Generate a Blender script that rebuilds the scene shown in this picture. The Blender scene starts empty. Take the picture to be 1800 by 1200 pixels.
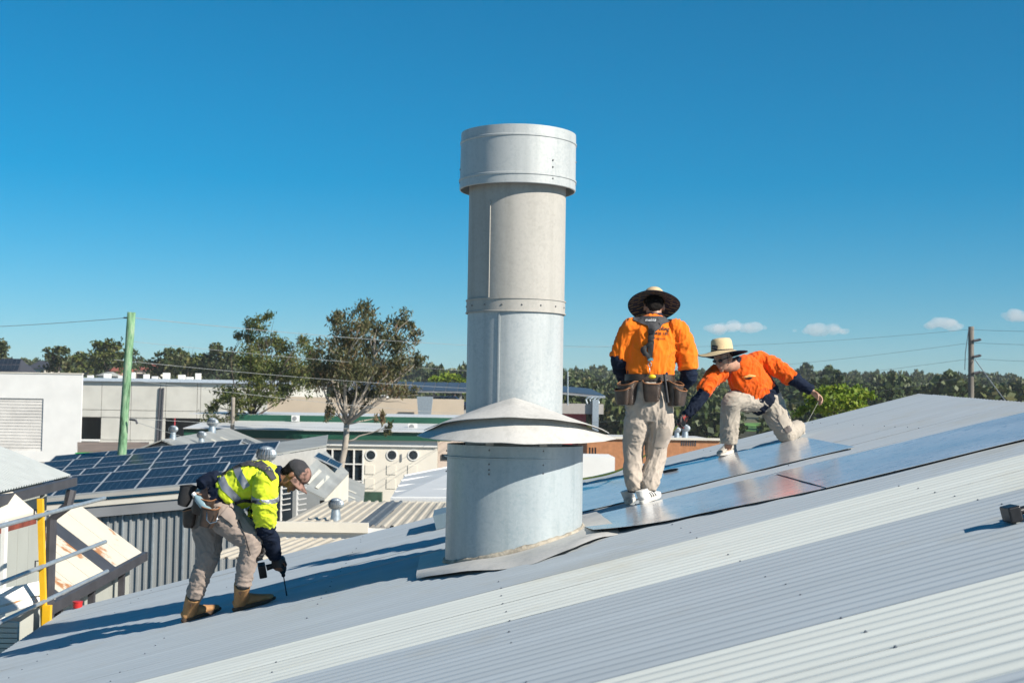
import bpy, bmesh, math, random
import numpy as np
from mathutils import Vector, Matrix, noise, Quaternion
from mathutils.bvhtree import BVHTree
random.seed(7); RNG = np.random.default_rng(11)
SC = bpy.context.scene
COL = SC.collection
V = Vector
R_ = math.radians

# ------------------------------------------------------------------ camera
F = 2400.0                       # focal length in photo pixels (1800 wide)
ZC = 7.0                         # eye height above the yard
PITCH = math.atan(112.0 / F); ROLL = 0.016
CAM = V((0, 0, ZC))
_f = V((0, math.cos(PITCH), math.sin(PITCH))); _r0 = V((1, 0, 0)); _u0 = V((0, -math.sin(PITCH), math.cos(PITCH)))
CR = _r0 * math.cos(ROLL) + _u0 * math.sin(ROLL)
CU = _u0 * math.cos(ROLL) - _r0 * math.sin(ROLL)
cam = bpy.data.cameras.new('camera'); camo = bpy.data.objects.new('camera', cam); COL.objects.link(camo)
cam.sensor_width = 36; cam.lens = 36 * F / 1800; cam.clip_start = 0.1; cam.clip_end = 20000
cam.dof.use_dof = True; cam.dof.focus_distance = 10.6; cam.dof.aperture_fstop = 6.3
m3 = Matrix((CR, CU, -_f)).transposed()
camo.matrix_world = Matrix.Translation(CAM) @ m3.to_4x4()
SC.camera = camo

# ------------------------------------------------------------------ light
SUN_AZ = R_(57); SUN_EL = R_(34)                # to the right and behind the viewer
TO_SUN = V((math.cos(SUN_EL) * math.sin(SUN_AZ), -math.cos(SUN_EL) * math.cos(SUN_AZ), math.sin(SUN_EL)))
world = bpy.data.worlds.new('World'); SC.world = world; world.use_nodes = True
wn = world.node_tree.nodes; wl = world.node_tree.links
bg = wn['Background']
sky = wn.new('ShaderNodeTexSky'); sky.sky_type = 'NISHITA'; sky.sun_disc = False
sky.sun_elevation = SUN_EL; sky.sun_rotation = math.atan2(TO_SUN.x, TO_SUN.y)
sky.altitude = 50; sky.air_density = 1.0; sky.dust_density = 0.0; sky.ozone_density = 10.0
hs = wn.new('ShaderNodeHueSaturation'); hs.inputs['Saturation'].default_value = 1.30; hs.inputs['Hue'].default_value = 0.480
wl.new(sky.outputs[0], hs.inputs['Color']); wl.new(hs.outputs[0], bg.inputs['Color'])
bg.inputs['Strength'].default_value = 0.0595
sun = bpy.data.lights.new('sun', 'SUN'); sun.energy = 5.0; sun.angle = R_(0.53); sun.color = (1.0, 0.925, 0.82)
suno = bpy.data.objects.new('sun', sun); COL.objects.link(suno)
suno.rotation_euler = TO_SUN.to_track_quat('Z', 'Y').to_euler()
SC.view_settings.view_transform = 'Standard'; SC.view_settings.look = 'None'
SC.view_settings.exposure = 0.76; SC.view_settings.gamma = 1.0
SC.render.engine = 'CYCLES'
SC.cycles.max_bounces = 6; SC.cycles.transparent_max_bounces = 8; SC.cycles.use_denoising = True
SC.cycles.volume_bounces = 1

# ------------------------------------------------------------------ pixel rays and the roof plane
def ray(px, py):
    return _f + CR * ((px - 900) / F) + CU * ((600 - py) / F)
def P(px, py, Y):
    d = ray(px, py); return CAM + d * (Y / d.y)
TH = math.atan(100 / F)                          # eaves run 2.4 degrees to the left of the view axis
SL = 0.266                                       # roof slope
HR = 1.19                                        # eye above the roof plane
RH = V((math.cos(TH), math.sin(TH), 0)); EV = V((-math.sin(TH), math.cos(TH), 0))
RS = V((RH.x, RH.y, SL)).normalized(); RN = RS.cross(EV).normalized()
if RN.z < 0: RN = -RN
CS = 1 / math.sqrt(1 + SL * SL)
RO = V((0, 0, ZC - HR))
MR = Matrix((RS, EV, RN)).transposed().to_4x4(); MR.translation = RO    # roof frame: x up the slope, y along eaves, z off the roof
MRI = MR.inverted()
def R(px, py, h=0.0):
    d = ray(px, py); o = RO + RN * h
    t = (o - CAM).dot(RN) / d.dot(RN)
    return CAM + d * t
def RL(px, py, h=0.0):
    return MRI @ R(px, py, h)

# ------------------------------------------------------------------ materials
MATS = {}
ALB = 0.79                                       # common scale of the surface colours for this exposure
def ramp(nt, fac, stops):
    r = nt.nodes.new('ShaderNodeValToRGB'); nt.links.new(fac, r.inputs[0])
    el = r.color_ramp.elements
    while len(el) < len(stops): el.new(0.5)
    for e, (p, c) in zip(el, stops): e.position = p; e.color = (*c, 1) if len(c) == 3 else c
    return r.outputs[0]
def tex(nt, kind, scale, detail=3, coord='Object', stretch=None, rough=0.55):
    tc = nt.nodes.new('ShaderNodeTexCoord'); out = tc.outputs[coord]
    if stretch:
        mp = nt.nodes.new('ShaderNodeMapping'); mp.inputs['Scale'].default_value = stretch
        nt.links.new(out, mp.inputs['Vector']); out = mp.outputs[0]
    n = nt.nodes.new(kind); nt.links.new(out, n.inputs['Vector'])
    if 'Scale' in n.inputs: n.inputs['Scale'].default_value = scale
    if 'Detail' in n.inputs: n.inputs['Detail'].default_value = detail
    if 'Roughness' in n.inputs: n.inputs['Roughness'].default_value = rough
    return n
def mat(name, col, rough=0.6, metal=0.0, var=0.12, vscale=4.0, bump=0.0, bscale=40.0, stretch=None, col2=None, lo=0.35, hi=0.68,
        spec=0.5, sheen=0.0, rvar=0.0):
    if name in MATS: return MATS[name]
    m = bpy.data.materials.new(name); m.use_nodes = True; nt = m.node_tree
    b = nt.nodes['Principled BSDF']
    b.inputs['Roughness'].default_value = rough; b.inputs['Metallic'].default_value = metal
    b.inputs['Specular IOR Level'].default_value = spec
    if sheen: b.inputs['Sheen Weight'].default_value = sheen
    n = tex(nt, 'ShaderNodeTexNoise', vscale, 5, stretch=stretch)
    col = tuple(c * ALB for c in col); col2 = tuple(c * ALB for c in col2) if col2 else None
    c1 = tuple(c * (1 - var) for c in col); c2 = col2 or tuple(min(1, c * (1 + var)) for c in col)
    nt.links.new(ramp(nt, n.outputs['Fac'], [(lo, c1), (hi, c2)]), b.inputs['Base Color'])
    if rvar:
        mr = nt.nodes.new('ShaderNodeMapRange'); nt.links.new(n.outputs['Fac'], mr.inputs[0])
        mr.inputs[3].default_value = rough - rvar; mr.inputs[4].default_value = rough + rvar
        nt.links.new(mr.outputs[0], b.inputs['Roughness'])
    if bump:
        n2 = tex(nt, 'ShaderNodeTexNoise', bscale, 4, stretch=stretch)
        bp = nt.nodes.new('ShaderNodeBump'); bp.inputs['Strength'].default_value = bump; bp.inputs['Distance'].default_value = 0.01
        nt.links.new(n2.outputs['Fac'], bp.inputs['Height']); nt.links.new(bp.outputs[0], b.inputs['Normal'])
    MATS[name] = m; return m
def leafmat(name, cols, trans=0.25, ns=0.6):
    m = bpy.data.materials.new(name); m.use_nodes = True; nt = m.node_tree
    b = nt.nodes['Principled BSDF']; b.inputs['Roughness'].default_value = 0.55; b.inputs['Specular IOR Level'].default_value = 0.3
    g = nt.nodes.new('ShaderNodeNewGeometry'); n = tex(nt, 'ShaderNodeTexNoise', ns, 3)
    ad = nt.nodes.new('ShaderNodeMath'); ad.operation = 'MULTIPLY_ADD'
    nt.links.new(g.outputs['Random Per Island'], ad.inputs[0]); ad.inputs[1].default_value = 0.55
    sb = nt.nodes.new('ShaderNodeMath'); sb.operation = 'MULTIPLY_ADD'; nt.links.new(n.outputs['Fac'], sb.inputs[0]); sb.inputs[1].default_value = 1.1; sb.inputs[2].default_value = -0.32
    nt.links.new(sb.outputs[0], ad.inputs[2])
    cols = [tuple(c * ALB for c in q) for q in cols]; k = len(cols)
    co = ramp(nt, ad.outputs[0], [(0.08 + 0.84 * i / (k - 1), c) for i, c in enumerate(cols)])
    nt.links.new(co, b.inputs['Base Color'])
    t = nt.nodes.new('ShaderNodeBsdfTranslucent'); nt.links.new(co, t.inputs['Color'])
    mx = nt.nodes.new('ShaderNodeMixShader'); mx.inputs[0].default_value = trans
    nt.links.new(b.outputs[0], mx.inputs[1]); nt.links.new(t.outputs[0], mx.inputs[2])
    nt.links.new(mx.outputs[0], nt.nodes['Material Output'].inputs['Surface'])
    MATS[name] = m; return m

# ------------------------------------------------------------------ objects
def tag(o, label=None, cat=None, group=None, kind=None):
    if label: o['label'] = label
    if cat: o['category'] = cat
    if group: o['group'] = group
    if kind: o['kind'] = kind
    return o
def empty(name, loc, label=None, cat=None, group=None):
    o = bpy.data.objects.new(name, None); COL.objects.link(o); o.location = loc; o.empty_display_size = 0.2
    return tag(o, label, cat, group)
def wloc(o):
    p = V(o.location); q = o.parent
    return p
ROOTINV = {}
def put(o, parent=None, basis=None):
    """link o; its mesh is in world space (or in BASIS), whatever its parents' origin is"""
    COL.objects.link(o)
    if basis is not None: o.matrix_basis = basis
    if parent is not None:
        o.parent = parent
        o.matrix_parent_inverse = world_of(parent).inverted()
    return o
def world_of(o):
    m = o.matrix_basis.copy()
    if o.parent is not None: m = world_of(o.parent) @ o.matrix_parent_inverse @ m
    return m
def mesh(name, vs, fs, m=None, parent=None, basis=None, smooth=False, **tags):
    me = bpy.data.meshes.new(name); me.from_pydata([tuple(v) for v in vs], [], [tuple(f) for f in fs]); me.update()
    if m is not None:
        for k in (m if isinstance(m, (list, tuple)) else [m]): me.materials.append(k)
    if smooth: me.polygons.foreach_set('use_smooth', [True] * len(me.polygons))
    o = bpy.data.objects.new(name, me); put(o, parent, basis)
    return tag(o, **tags)
def fast_mesh(name, vs, fs, m, parent=None, basis=None, smooth=False, **tags):
    vs = np.asarray(vs, np.float32); fs = np.asarray(fs, np.int32)
    k = fs.shape[1]; me = bpy.data.meshes.new(name)
    me.vertices.add(len(vs)); me.vertices.foreach_set('co', vs.ravel())
    me.loops.add(fs.size); me.loops.foreach_set('vertex_index', fs.ravel())
    me.polygons.add(len(fs)); me.polygons.foreach_set('loop_start', np.arange(0, fs.size, k, dtype=np.int32))
    me.update(calc_edges=True)
    if smooth: me.polygons.foreach_set('use_smooth', np.ones(len(fs), bool))
    me.materials.append(m)
    o = bpy.data.objects.new(name, me); put(o, parent, basis)
    return tag(o, **tags)
class MB:
    """collects shapes into one mesh"""
    def __init__(s): s.v = []; s.f = []
    def add(s, vs, fs):
        n = len(s.v); s.v += [V(v) for v in vs]; s.f += [tuple(i + n for i in f) for f in fs]; return s
    def box(s, a, b):
        x0, y0, z0 = a; x1, y1, z1 = b
        return s.add([(x0,y0,z0),(x1,y0,z0),(x1,y1,z0),(x0,y1,z0),(x0,y0,z1),(x1,y0,z1),(x1,y1,z1),(x0,y1,z1)],
                     [(0,3,2,1),(4,5,6,7),(0,1,5,4),(1,2,6,5),(2,3,7,6),(3,0,4,7)])
    def obox(s, c, ax, ay, az):
        """box from a centre and three half-axis vectors"""
        c, ax, ay, az = V(c), V(ax), V(ay), V(az)
        return s.add([c-ax-ay-az, c+ax-ay-az, c+ax+ay-az, c-ax+ay-az, c-ax-ay+az, c+ax-ay+az, c+ax+ay+az, c-ax+ay+az],
                     [(0,3,2,1),(4,5,6,7),(0,1,5,4),(1,2,6,5),(2,3,7,6),(3,0,4,7)])
    def slab(s, pts, d):
        """polygon PTS thickened by vector D"""
        n = len(pts); d = V(d); p = [V(q) for q in pts]
        return s.add(p + [q + d for q in p], [tuple(range(n - 1, -1, -1)), tuple(range(n, 2 * n))] + [(i, (i + 1) % n, n + (i + 1) % n, n + i) for i in range(n)])
    def tube(s, pts, r, n=8, caps=True):
        pts = [V(p) for p in pts]; rs = r if isinstance(r, (list, tuple)) else [r] * len(pts)
        up = V((0, 0, 1)); base = len(s.v); u = None
        for i, p in enumerate(pts):
            t = (pts[min(i + 1, len(pts) - 1)] - pts[max(i - 1, 0)]).normalized()
            if u is None:
                u = t.cross(up)
                if u.length < 1e-3: u = t.cross(V((1, 0, 0)))
            u = (u - t * u.dot(t)).normalized(); w = t.cross(u)
            for k in range(n):
                a = 2 * math.pi * k / n; s.v.append(p + (u * math.cos(a) + w * math.sin(a)) * rs[i])
        for i in range(len(pts) - 1):
            for k in range(n):
                a = base + i * n + k; b = base + i * n + (k + 1) % n; s.f.append((a, b, b + n, a + n))
        if caps:
            s.f.append(tuple(base + k for k in range(n - 1, -1, -1))); s.f.append(tuple(base + (len(pts) - 1) * n + k for k in range(n)))
        return s
    def lathe(s, c, prof, n=48, axis=None, close=False, ex=1.0, ey=1.0):
        """revolve (r, z) profile about the vertical (or AXIS = 3x3 matrix) through C"""
        c = V(c); base = len(s.v); A = axis or Matrix.Identity(3)
        for r, z in prof:
            for k in range(n):
                a = 2 * math.pi * k / n; s.v.append(c + A @ V((r * math.cos(a) * ex, r * math.sin(a) * ey, z)))
        m = len(prof)
        for i in range(m if close else m - 1):
            for k in range(n):
                a = base + i * n; b = base + ((i + 1) % m) * n; k2 = (k + 1) % n
                s.f.append((a + k, a + k2, b + k2, b + k))
        if not close:
            if prof[0][0] > 1e-4: s.f.append(tuple(base + k for k in range(n - 1, -1, -1)))
            if prof[-1][0] > 1e-4: s.f.append(tuple(base + (m - 1) * n + k for k in range(n)))
        return s
    def ell(s, c, ax, ay, az, n=16, k=10):
        c, ax, ay, az = V(c), V(ax), V(ay), V(az); base = len(s.v)
        s.v.append(c - az)
        for i in range(1, k):
            t = math.pi * i / k - math.pi / 2
            for j in range(n):
                a = 2 * math.pi * j / n; s.v.append(c + (ax * math.cos(a) + ay * math.sin(a)) * math.cos(t) + az * math.sin(t))
        s.v.append(c + az); top = len(s.v) - 1
        for j in range(n):
            j2 = (j + 1) % n
            s.f.append((base, base + 1 + j2, base + 1 + j)); s.f.append((top, top - n + j, top - n + j2))
            for i in range(k - 2):
                a = base + 1 + i * n; s.f.append((a + j, a + j2, a + n + j2, a + n + j))
        return s
    def limb(s, pts, rad, side, n=18, sub=5):
        """smooth closed tube through PTS; RAD gives (half width along SIDE, half depth) or one radius"""
        pts = [V(p) for p in pts]; rad = [(r, r) if not isinstance(r, (tuple, list)) else r for r in rad]
        side = V(side); P2 = []; R2 = []
        m = len(pts)
        for i in range(m - 1):
            p0, p1, p2, p3 = pts[max(i-1, 0)], pts[i], pts[i+1], pts[min(i+2, m-1)]
            for q in range(sub):
                t = q / sub
                P2.append(0.5 * ((2*p1) + (p2-p0)*t + (2*p0-5*p1+4*p2-p3)*t*t + (3*p1-p0-3*p2+p3)*t**3))
                st = t * t * (3 - 2 * t) * 0.5 + t * 0.5
                R2.append((rad[i][0]*(1-st)+rad[i+1][0]*st, rad[i][1]*(1-st)+rad[i+1][1]*st))
        P2.append(pts[-1]); R2.append(rad[-1])
        base = len(s.v); L = len(P2)
        # rounded ends
        for i, p in enumerate(P2):
            t = (P2[min(i+1, L-1)] - P2[max(i-1, 0)]).normalized()
            u = side - t * side.dot(t)
            if u.length < 0.15: u = t.orthogonal()
            u.normalize(); w = t.cross(u)
            for k in range(n):
                a = 2 * math.pi * k / n; s.v.append(p + u * (math.cos(a) * R2[i][0]) + w * (math.sin(a) * R2[i][1]))
        for i in range(L - 1):
            for k in range(n):
                a = base + i * n + k; b = base + i * n + (k + 1) % n; s.f.append((a, b, b + n, a + n))
        s.f.append(tuple(base + k for k in range(n - 1, -1, -1))); s.f.append(tuple(base + (L - 1) * n + k for k in range(n)))
        return s
    def build(s, name, m, parent=None, basis=None, smooth=False, **tags):
        return mesh(name, s.v, s.f, m, parent, basis, smooth, **tags)
def recalc(o):
    bm = bmesh.new(); bm.from_mesh(o.data); bmesh.ops.recalc_face_normals(bm, faces=bm.faces); bm.to_mesh(o.data); bm.free(); return o
def auto_smooth(o, ang=35):
    me = o.data; bm = bmesh.new(); bm.from_mesh(me); bmesh.ops.recalc_face_normals(bm, faces=bm.faces)
    for f in bm.faces: f.smooth = True
    for e in bm.edges:
        e.smooth = (len(e.link_faces) == 2 and e.calc_face_angle(0) < R_(ang))
    bm.to_mesh(me); bm.free(); return o
def clone(o, parent, basis, name=None):
    c = bpy.data.objects.new(name or o.name.split('.')[0], o.data); put(c, parent, basis); return c
# ------------------------------------------------------------------ palette
def sheetmat(name, col, rough, metal=0.0):
    """painted steel: slight chalking, dust along the ribs, fine grain"""
    col = tuple(c * ALB for c in col)
    m = bpy.data.materials.new(name); m.use_nodes = True; nt = m.node_tree; b = nt.nodes['Principled BSDF']
    n1 = tex(nt, 'ShaderNodeTexNoise', 1.0, 6, stretch=(0.5, 6, 1)); n2 = tex(nt, 'ShaderNodeTexNoise', 220, 2)
    mx = nt.nodes.new('ShaderNodeMix'); mx.data_type = 'FLOAT'; mx.inputs[0].default_value = 0.3
    nt.links.new(n1.outputs['Fac'], mx.inputs[2]); nt.links.new(n2.outputs['Fac'], mx.inputs[3])
    base = ramp(nt, mx.outputs[0], [(0.3, tuple(c * 0.88 for c in col)), (0.7, tuple(min(1, c * 1.07) for c in col))])
    # dusty scuffs and boot marks
    n3 = tex(nt, 'ShaderNodeTexNoise', 2.3, 7, rough=0.72); n4 = tex(nt, 'ShaderNodeTexNoise', 0.35, 2)
    mu = nt.nodes.new('ShaderNodeMath'); mu.operation = 'MULTIPLY'; nt.links.new(n3.outputs['Fac'], mu.inputs[0]); nt.links.new(n4.outputs['Fac'], mu.inputs[1])
    sc = ramp(nt, mu.outputs[0], [(0.27, (0, 0, 0)), (0.40, (0.5, 0.5, 0.5))])
    mc = nt.nodes.new('ShaderNodeMix'); mc.data_type = 'RGBA'; nt.links.new(sc, mc.inputs[0]); nt.links.new(base, mc.inputs[6]); mc.inputs[7].default_value = (col[0] * 0.80 + .03, col[1] * 0.74 + .02, col[2] * 0.66, 1)
    nt.links.new(mc.outputs[2], b.inputs['Base Color'])
    rr = nt.nodes.new('ShaderNodeMapRange'); nt.links.new(n3.outputs['Fac'], rr.inputs[0]); rr.inputs[3].default_value = rough - .1; rr.inputs[4].default_value = rough + .14; nt.links.new(rr.outputs[0], b.inputs['Roughness'])
    b.inputs['Specular IOR Level'].default_value = 0.12; b.inputs['Metallic'].default_value = metal
    MATS[name] = m; return m
M_BLUE = sheetmat('blue grey painted steel sheet', (0.475, 0.53, 0.565), 0.55)
M_PALE = sheetmat('pale fibreglass sheet', (0.77, 0.80, 0.745), 0.55)
M_CREAM = mat('cream painted render', (0.74, 0.70, 0.60), 0.8, var=0.06, vscale=1.2, bump=0.15, bscale=8)
M_WHITE = mat('white painted wall', (0.83, 0.83, 0.80), 0.75, var=0.05, vscale=0.6, bump=0.1, bscale=6)
M_DARKGREY = mat('dark grey painted trim', (0.06, 0.06, 0.07), 0.5, var=0.2)
M_MIDGREY = mat('mid grey painted steel', (0.27, 0.28, 0.29), 0.5, var=0.1, vscale=1)
M_GALV = mat('galvanised steel', (0.46, 0.52, 0.56), 0.42, 0.55, var=0.13, vscale=9, bump=0.04, bscale=60, rvar=0.06)
M_BLACK = mat('black plastic', (0.012, 0.012, 0.014), 0.4, var=0.3, vscale=30)
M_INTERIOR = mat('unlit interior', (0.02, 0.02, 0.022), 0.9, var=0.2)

# ------------------------------------------------------------------ the workshop and its corrugated roof
WORKSHOP = empty('workshop_building', (0, 9, 0), 'low workshop under a blue grey corrugated roof with pale translucent strips', 'building')
PITCHR = 0.1042; W = 6 * PITCHR                         # six ribs to a sheet
def rib(v):
    """height of the corrugation at V"""
    c = 0.5 + 0.5 * math.cos(2 * math.pi * v / PITCHR)
    return 0.0068 * (c ** 0.8) - 0.0068                    # crests at 0
V0 = 8.33
def s_eave(v): return (-3.90 - 0.094 * (v - 12)) / CS
def s_ridge(v): return (4.85 + 0.107 * (v - 11.5)) / CS
k_first = -10; k_last = 11
for k in range(k_first, k_last):
    a = V0 + k * W; n = 6 * 10; vs = []; fs = []
    pale = k in (-2, -1) or k in (-7, -6)
    e_off = random.uniform(-0.006, 0.006); r_off = random.uniform(-0.012, 0.012); lift = random.uniform(0, 0.0015)
    nx = 7
    for i in range(n + 1):
        v = a + W * i / n
        for j in range(nx):
            s0, s1 = s_eave(v) + e_off, s_ridge(v) + r_off; t = j / (nx - 1)
            s = s0 + (s1 - s0) * t
            vs.append((s, v, rib(v - V0) + lift + 0.0025 * noise.noise((s * 0.9, v * 2.2, k))))
    for i in range(n):
        for j in range(nx - 1):
            q = i * nx + j; fs.append((q, q + 1, q + nx + 1, q + nx))
    o = mesh('roof_sheet', vs, fs, M_PALE if pale else M_BLUE, WORKSHOP, MR, True)
    if pale: o['label'] = 'pale translucent roof sheet'
# walls under the roof, and the far slope beyond the ridge
def RW(s, v, h=0): return MR @ V((s, v, h))
va, vb = V0 + k_first * W + 0.15, V0 + k_last * W - 0.06
def wallquad(name, p, q, thick, m, parent):
    p, q = V(p), V(q); d = (q - p); d.z = 0; nrm = V((d.y, -d.x, 0)).normalized() * thick
    b0 = V((p.x, p.y, 0)); b1 = V((q.x, q.y, 0))
    return MB().slab([b0, b1, q, p], nrm).build(name, m, parent)
M_SHEDWALL = mat('pale green grey wall sheet', (0.45, 0.47, 0.43), 0.6, var=0.06, vscale=1)
wallquad('wall', RW(s_eave(va) + 0.12, va, -0.05), RW(s_eave(vb) + 0.12, vb, -0.05), 0.1, M_SHEDWALL, WORKSHOP)
wallquad('wall', RW(s_eave(vb) + 0.12, vb, -0.05), RW(s_ridge(vb) - 0.05, vb, -0.05), 0.1, M_SHEDWALL, WORKSHOP)
p, q = RW(s_ridge(va) + 0.05, va, -0.06), RW(s_ridge(vb) + 0.05, vb, -0.06); dd = RH * 8 + V((0, 0, -2.1))
MB().slab([p, q, q + dd, p + dd], (0, 0, -0.03)).build('far_slope', M_BLUE, WORKSHOP)
# roofing screws along the battens
scr = MB().lathe((0, 0, 0), [(0.0, 0.006), (0.0045, 0.006), (0.005, 0.001), (0.008, 0.001), (0.008, -0.002), (0, -0.002)], 6)
M_SCREW = mat('blue grey screw head', (0.10, 0.12, 0.15), 0.4)
scr0 = None
rs = random.Random(4)
for s in (-3.2, -2.1, -0.95, 0.3, 1.5, 2.75, 3.95):
    for k in range(-40, 66):
        if k % 3 or rs.random() < 0.35: continue
        v = V0 + k * PITCHR
        if v < 4 or v > 15: continue
        b = MR @ Matrix.Translation((s / CS + rs.uniform(-.012, .012), v, 0.0))
        if scr0 is None: scr0 = scr.build('roof_screw', M_SCREW, WORKSHOP, b)
        else: clone(scr0, WORKSHOP, b, 'roof_screw')

# ------------------------------------------------------------------ loose glossy flat sheets lying on the ribs
def glossmat():
    m = bpy.data.materials.new('film coated flat steel'); m.use_nodes = True; nt = m.node_tree; b = nt.nodes['Principled BSDF']
    br = tex(nt, 'ShaderNodeTexNoise', 1.0, 2, stretch=(7, 42, 1), rough=0.7)
    n = tex(nt, 'ShaderNodeTexNoise', 1.4, 4)
    c = ramp(nt, n.outputs['Fac'], [(0.35, (0.37, 0.39, 0.41)), (0.7, (0.50, 0.51, 0.52))])
    d = ramp(nt, br.outputs['Fac'], [(0.60, (0, 0, 0)), (0.63, (1, 1, 1))])
    mx = nt.nodes.new('ShaderNodeMix'); mx.data_type = 'RGBA'
    nt.links.new(d, mx.inputs[0]); nt.links.new(c, mx.inputs[6]); mx.inputs[7].default_value = (0.20, 0.22, 0.26, 1)
    nt.links.new(mx.outputs[2], b.inputs['Base Color'])
    b.inputs['Metallic'].default_value = 0.08; b.inputs['Roughness'].default_value = 0.17
    b.inputs['Coat Weight'].default_value = 0.0; b.inputs['Coat Roughness'].default_value = 0.08
    n3 = tex(nt, 'ShaderNodeTexNoise', 1.0, 3, stretch=(1.2, 5, 1)); bp = nt.nodes.new('ShaderNodeBump'); bp.inputs['Strength'].default_value = 0.10; bp.inputs['Distance'].default_value = 0.02
    nt.links.new(n3.outputs['Fac'], bp.inputs['Height']); nt.links.new(bp.outputs[0], b.inputs['Normal'])
    return m
M_GLOSS = glossmat()
def flat_sheet(corners, label, h0, curl=None, nx=24, ny=8):
    """CORNERS in pixels: left-far, right-far, right-near, left-near"""
    c = [RL(*p, h0) for p in corners]; vs = []; fs = []
    for j in range(ny + 1):
        for i in range(nx + 1):
            s, t = i / nx, j / ny
            p = (c[0] * (1 - s) + c[1] * s) * (1 - t) + (c[3] * (1 - s) + c[2] * s) * t
            z = h0 + 0.004 * noise.noise((p.x * 1.3, p.y * 2, h0 * 90)) + (curl(s, t) if curl else 0)
            vs.append((min(p.x, s_ridge(p.y) - 0.06), p.y, z))
    w = nx + 1
    for j in range(ny):
        for i in range(nx): fs.append((j*w+i, (j+1)*w+i, (j+1)*w+i+1, j*w+i+1))
    n = len(vs); vs += [(x, y, z - 0.002) for x, y, z in vs]
    fs2 = fs + [tuple(i + n for i in reversed(f)) for f in fs]
    rim = [i for i in range(w)] + [j*w+nx for j in range(1, ny+1)] + [ny*w+i for i in range(nx-1, -1, -1)] + [j*w for j in range(ny-1, 0, -1)]
    for a, b in zip(rim, rim[1:] + rim[:1]): fs2.append((a, b, b + n, a + n))
    o = mesh('flat_metal_sheet', vs, fs2, M_GLOSS, None, MR, True, label=label, cat='metal sheet', group='loose flat sheets on the roof')
    recalc(o); auto_smooth(o, 50); return o
flat_sheet([(985, 862), (1413, 768), (1503, 785), (985, 908)], 'glossy flat metal sheet under the kneeling man', 0.010)
flat_sheet([(1005, 914), (1357, 832), (1450, 857), (1046, 943)], 'glossy flat metal sheet with curled end beside the round flue base', 0.012,
           lambda s, t: 0.055 * max(0, 1 - s * 2.6) ** 1.5 * t ** 1.5 + 0.02 * max(0, t - .6) * max(0, 1 - abs(s - .45) * 3))
flat_sheet([(1360, 831), (1985, 680), (1985, 726), (1452, 856)], 'longest glossy flat metal sheet running up to the roof ridge', 0.017)

# ------------------------------------------------------------------ flue stack
FB = R(911, 962); FY = FB.y; PXM = FY / F
def fz(py, px=905): return P(px, py, FY).z
FX = P(905, 640, FY).x
flue = empty('flue_stack', FB, 'tall galvanised flue with wide ring cap, folded hood and round drum base', 'flue')
def galvmat(name, base, dull, metal, rough, streak=0.0):
    base = tuple(c * ALB for c in base); dull = tuple(c * ALB for c in dull)
    m = bpy.data.materials.new(name); m.use_nodes = True; nt = m.node_tree; b = nt.nodes['Principled BSDF']
    vo = tex(nt, 'ShaderNodeTexVoronoi', 55); n1 = tex(nt, 'ShaderNodeTexNoise', 2.6, 6, stretch=(1, 1, 0.45)); n2 = tex(nt, 'ShaderNodeTexNoise', 14, 4)
    mxa = nt.nodes.new('ShaderNodeMix'); mxa.data_type = 'FLOAT'; mxa.inputs[0].default_value = 0.35
    nt.links.new(n1.outputs['Fac'], mxa.inputs[2]); nt.links.new(n2.outputs['Fac'], mxa.inputs[3])
    mxb = nt.nodes.new('ShaderNodeMix'); mxb.data_type = 'FLOAT'; mxb.inputs[0].default_value = 0.22
    nt.links.new(mxa.outputs[0], mxb.inputs[2]); nt.links.new(vo.outputs['Color'], mxb.inputs[3])
    gal = ramp(nt, mxb.outputs[0], [(0.33, dull), (0.66, base)])
    # rain streaks and small rust stains
    n5 = tex(nt, 'ShaderNodeTexNoise', 9.0, 5, stretch=(1, 1, 0.07), rough=0.6); n6 = tex(nt, 'ShaderNodeTexNoise', 6.0, 6, rough=0.7)
    st = ramp(nt, n5.outputs['Fac'], [(0.50, (0, 0, 0)), (0.72, (0.35, 0.35, 0.35))]); ru = ramp(nt, n6.outputs['Fac'], [(0.69, (0, 0, 0)), (0.76, (0.8, 0.8, 0.8))])
    m1 = nt.nodes.new('ShaderNodeMix'); m1.data_type = 'RGBA'; nt.links.new(st, m1.inputs[0]); nt.links.new(gal, m1.inputs[6]); m1.inputs[7].default_value = (dull[0] * .72, dull[1] * .72, dull[2] * .70, 1)
    m2 = nt.nodes.new('ShaderNodeMix'); m2.data_type = 'RGBA'; nt.links.new(ru, m2.inputs[0]); nt.links.new(m1.outputs[2], m2.inputs[6]); m2.inputs[7].default_value = (.30, .21, .14, 1)
    nt.links.new(m2.outputs[2], b.inputs['Base Color'])
    b.inputs['Metallic'].default_value = metal
    rr = nt.nodes.new('ShaderNodeMapRange'); nt.links.new(mxb.outputs[0], rr.inputs[0]); rr.inputs[3].default_value = rough + .1; rr.inputs[4].default_value = rough - .08
    nt.links.new(rr.outputs[0], b.inputs['Roughness'])
    bp = nt.nodes.new('ShaderNodeBump'); bp.inputs['Strength'].default_value = 0.06; bp.inputs['Distance'].default_value = 0.01
    nt.links.new(n2.outputs['Fac'], bp.inputs['Height']); nt.links.new(bp.outputs[0], b.inputs['Normal'])
    MATS[name] = m; return m
G_CAP = galvmat('weathered galvanised cap', (0.52, 0.54, 0.53), (0.36, 0.40, 0.41), 0.1, 0.5)
G_UP = galvmat('dull warm grey flue pipe', (0.46, 0.44, 0.40), (0.37, 0.36, 0.325), 0.0, 0.7)
G_LOW = galvmat('blue grey galvanised flue pipe', (0.50, 0.53, 0.53), (0.34, 0.39, 0.41), 0.1, 0.52)
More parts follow.
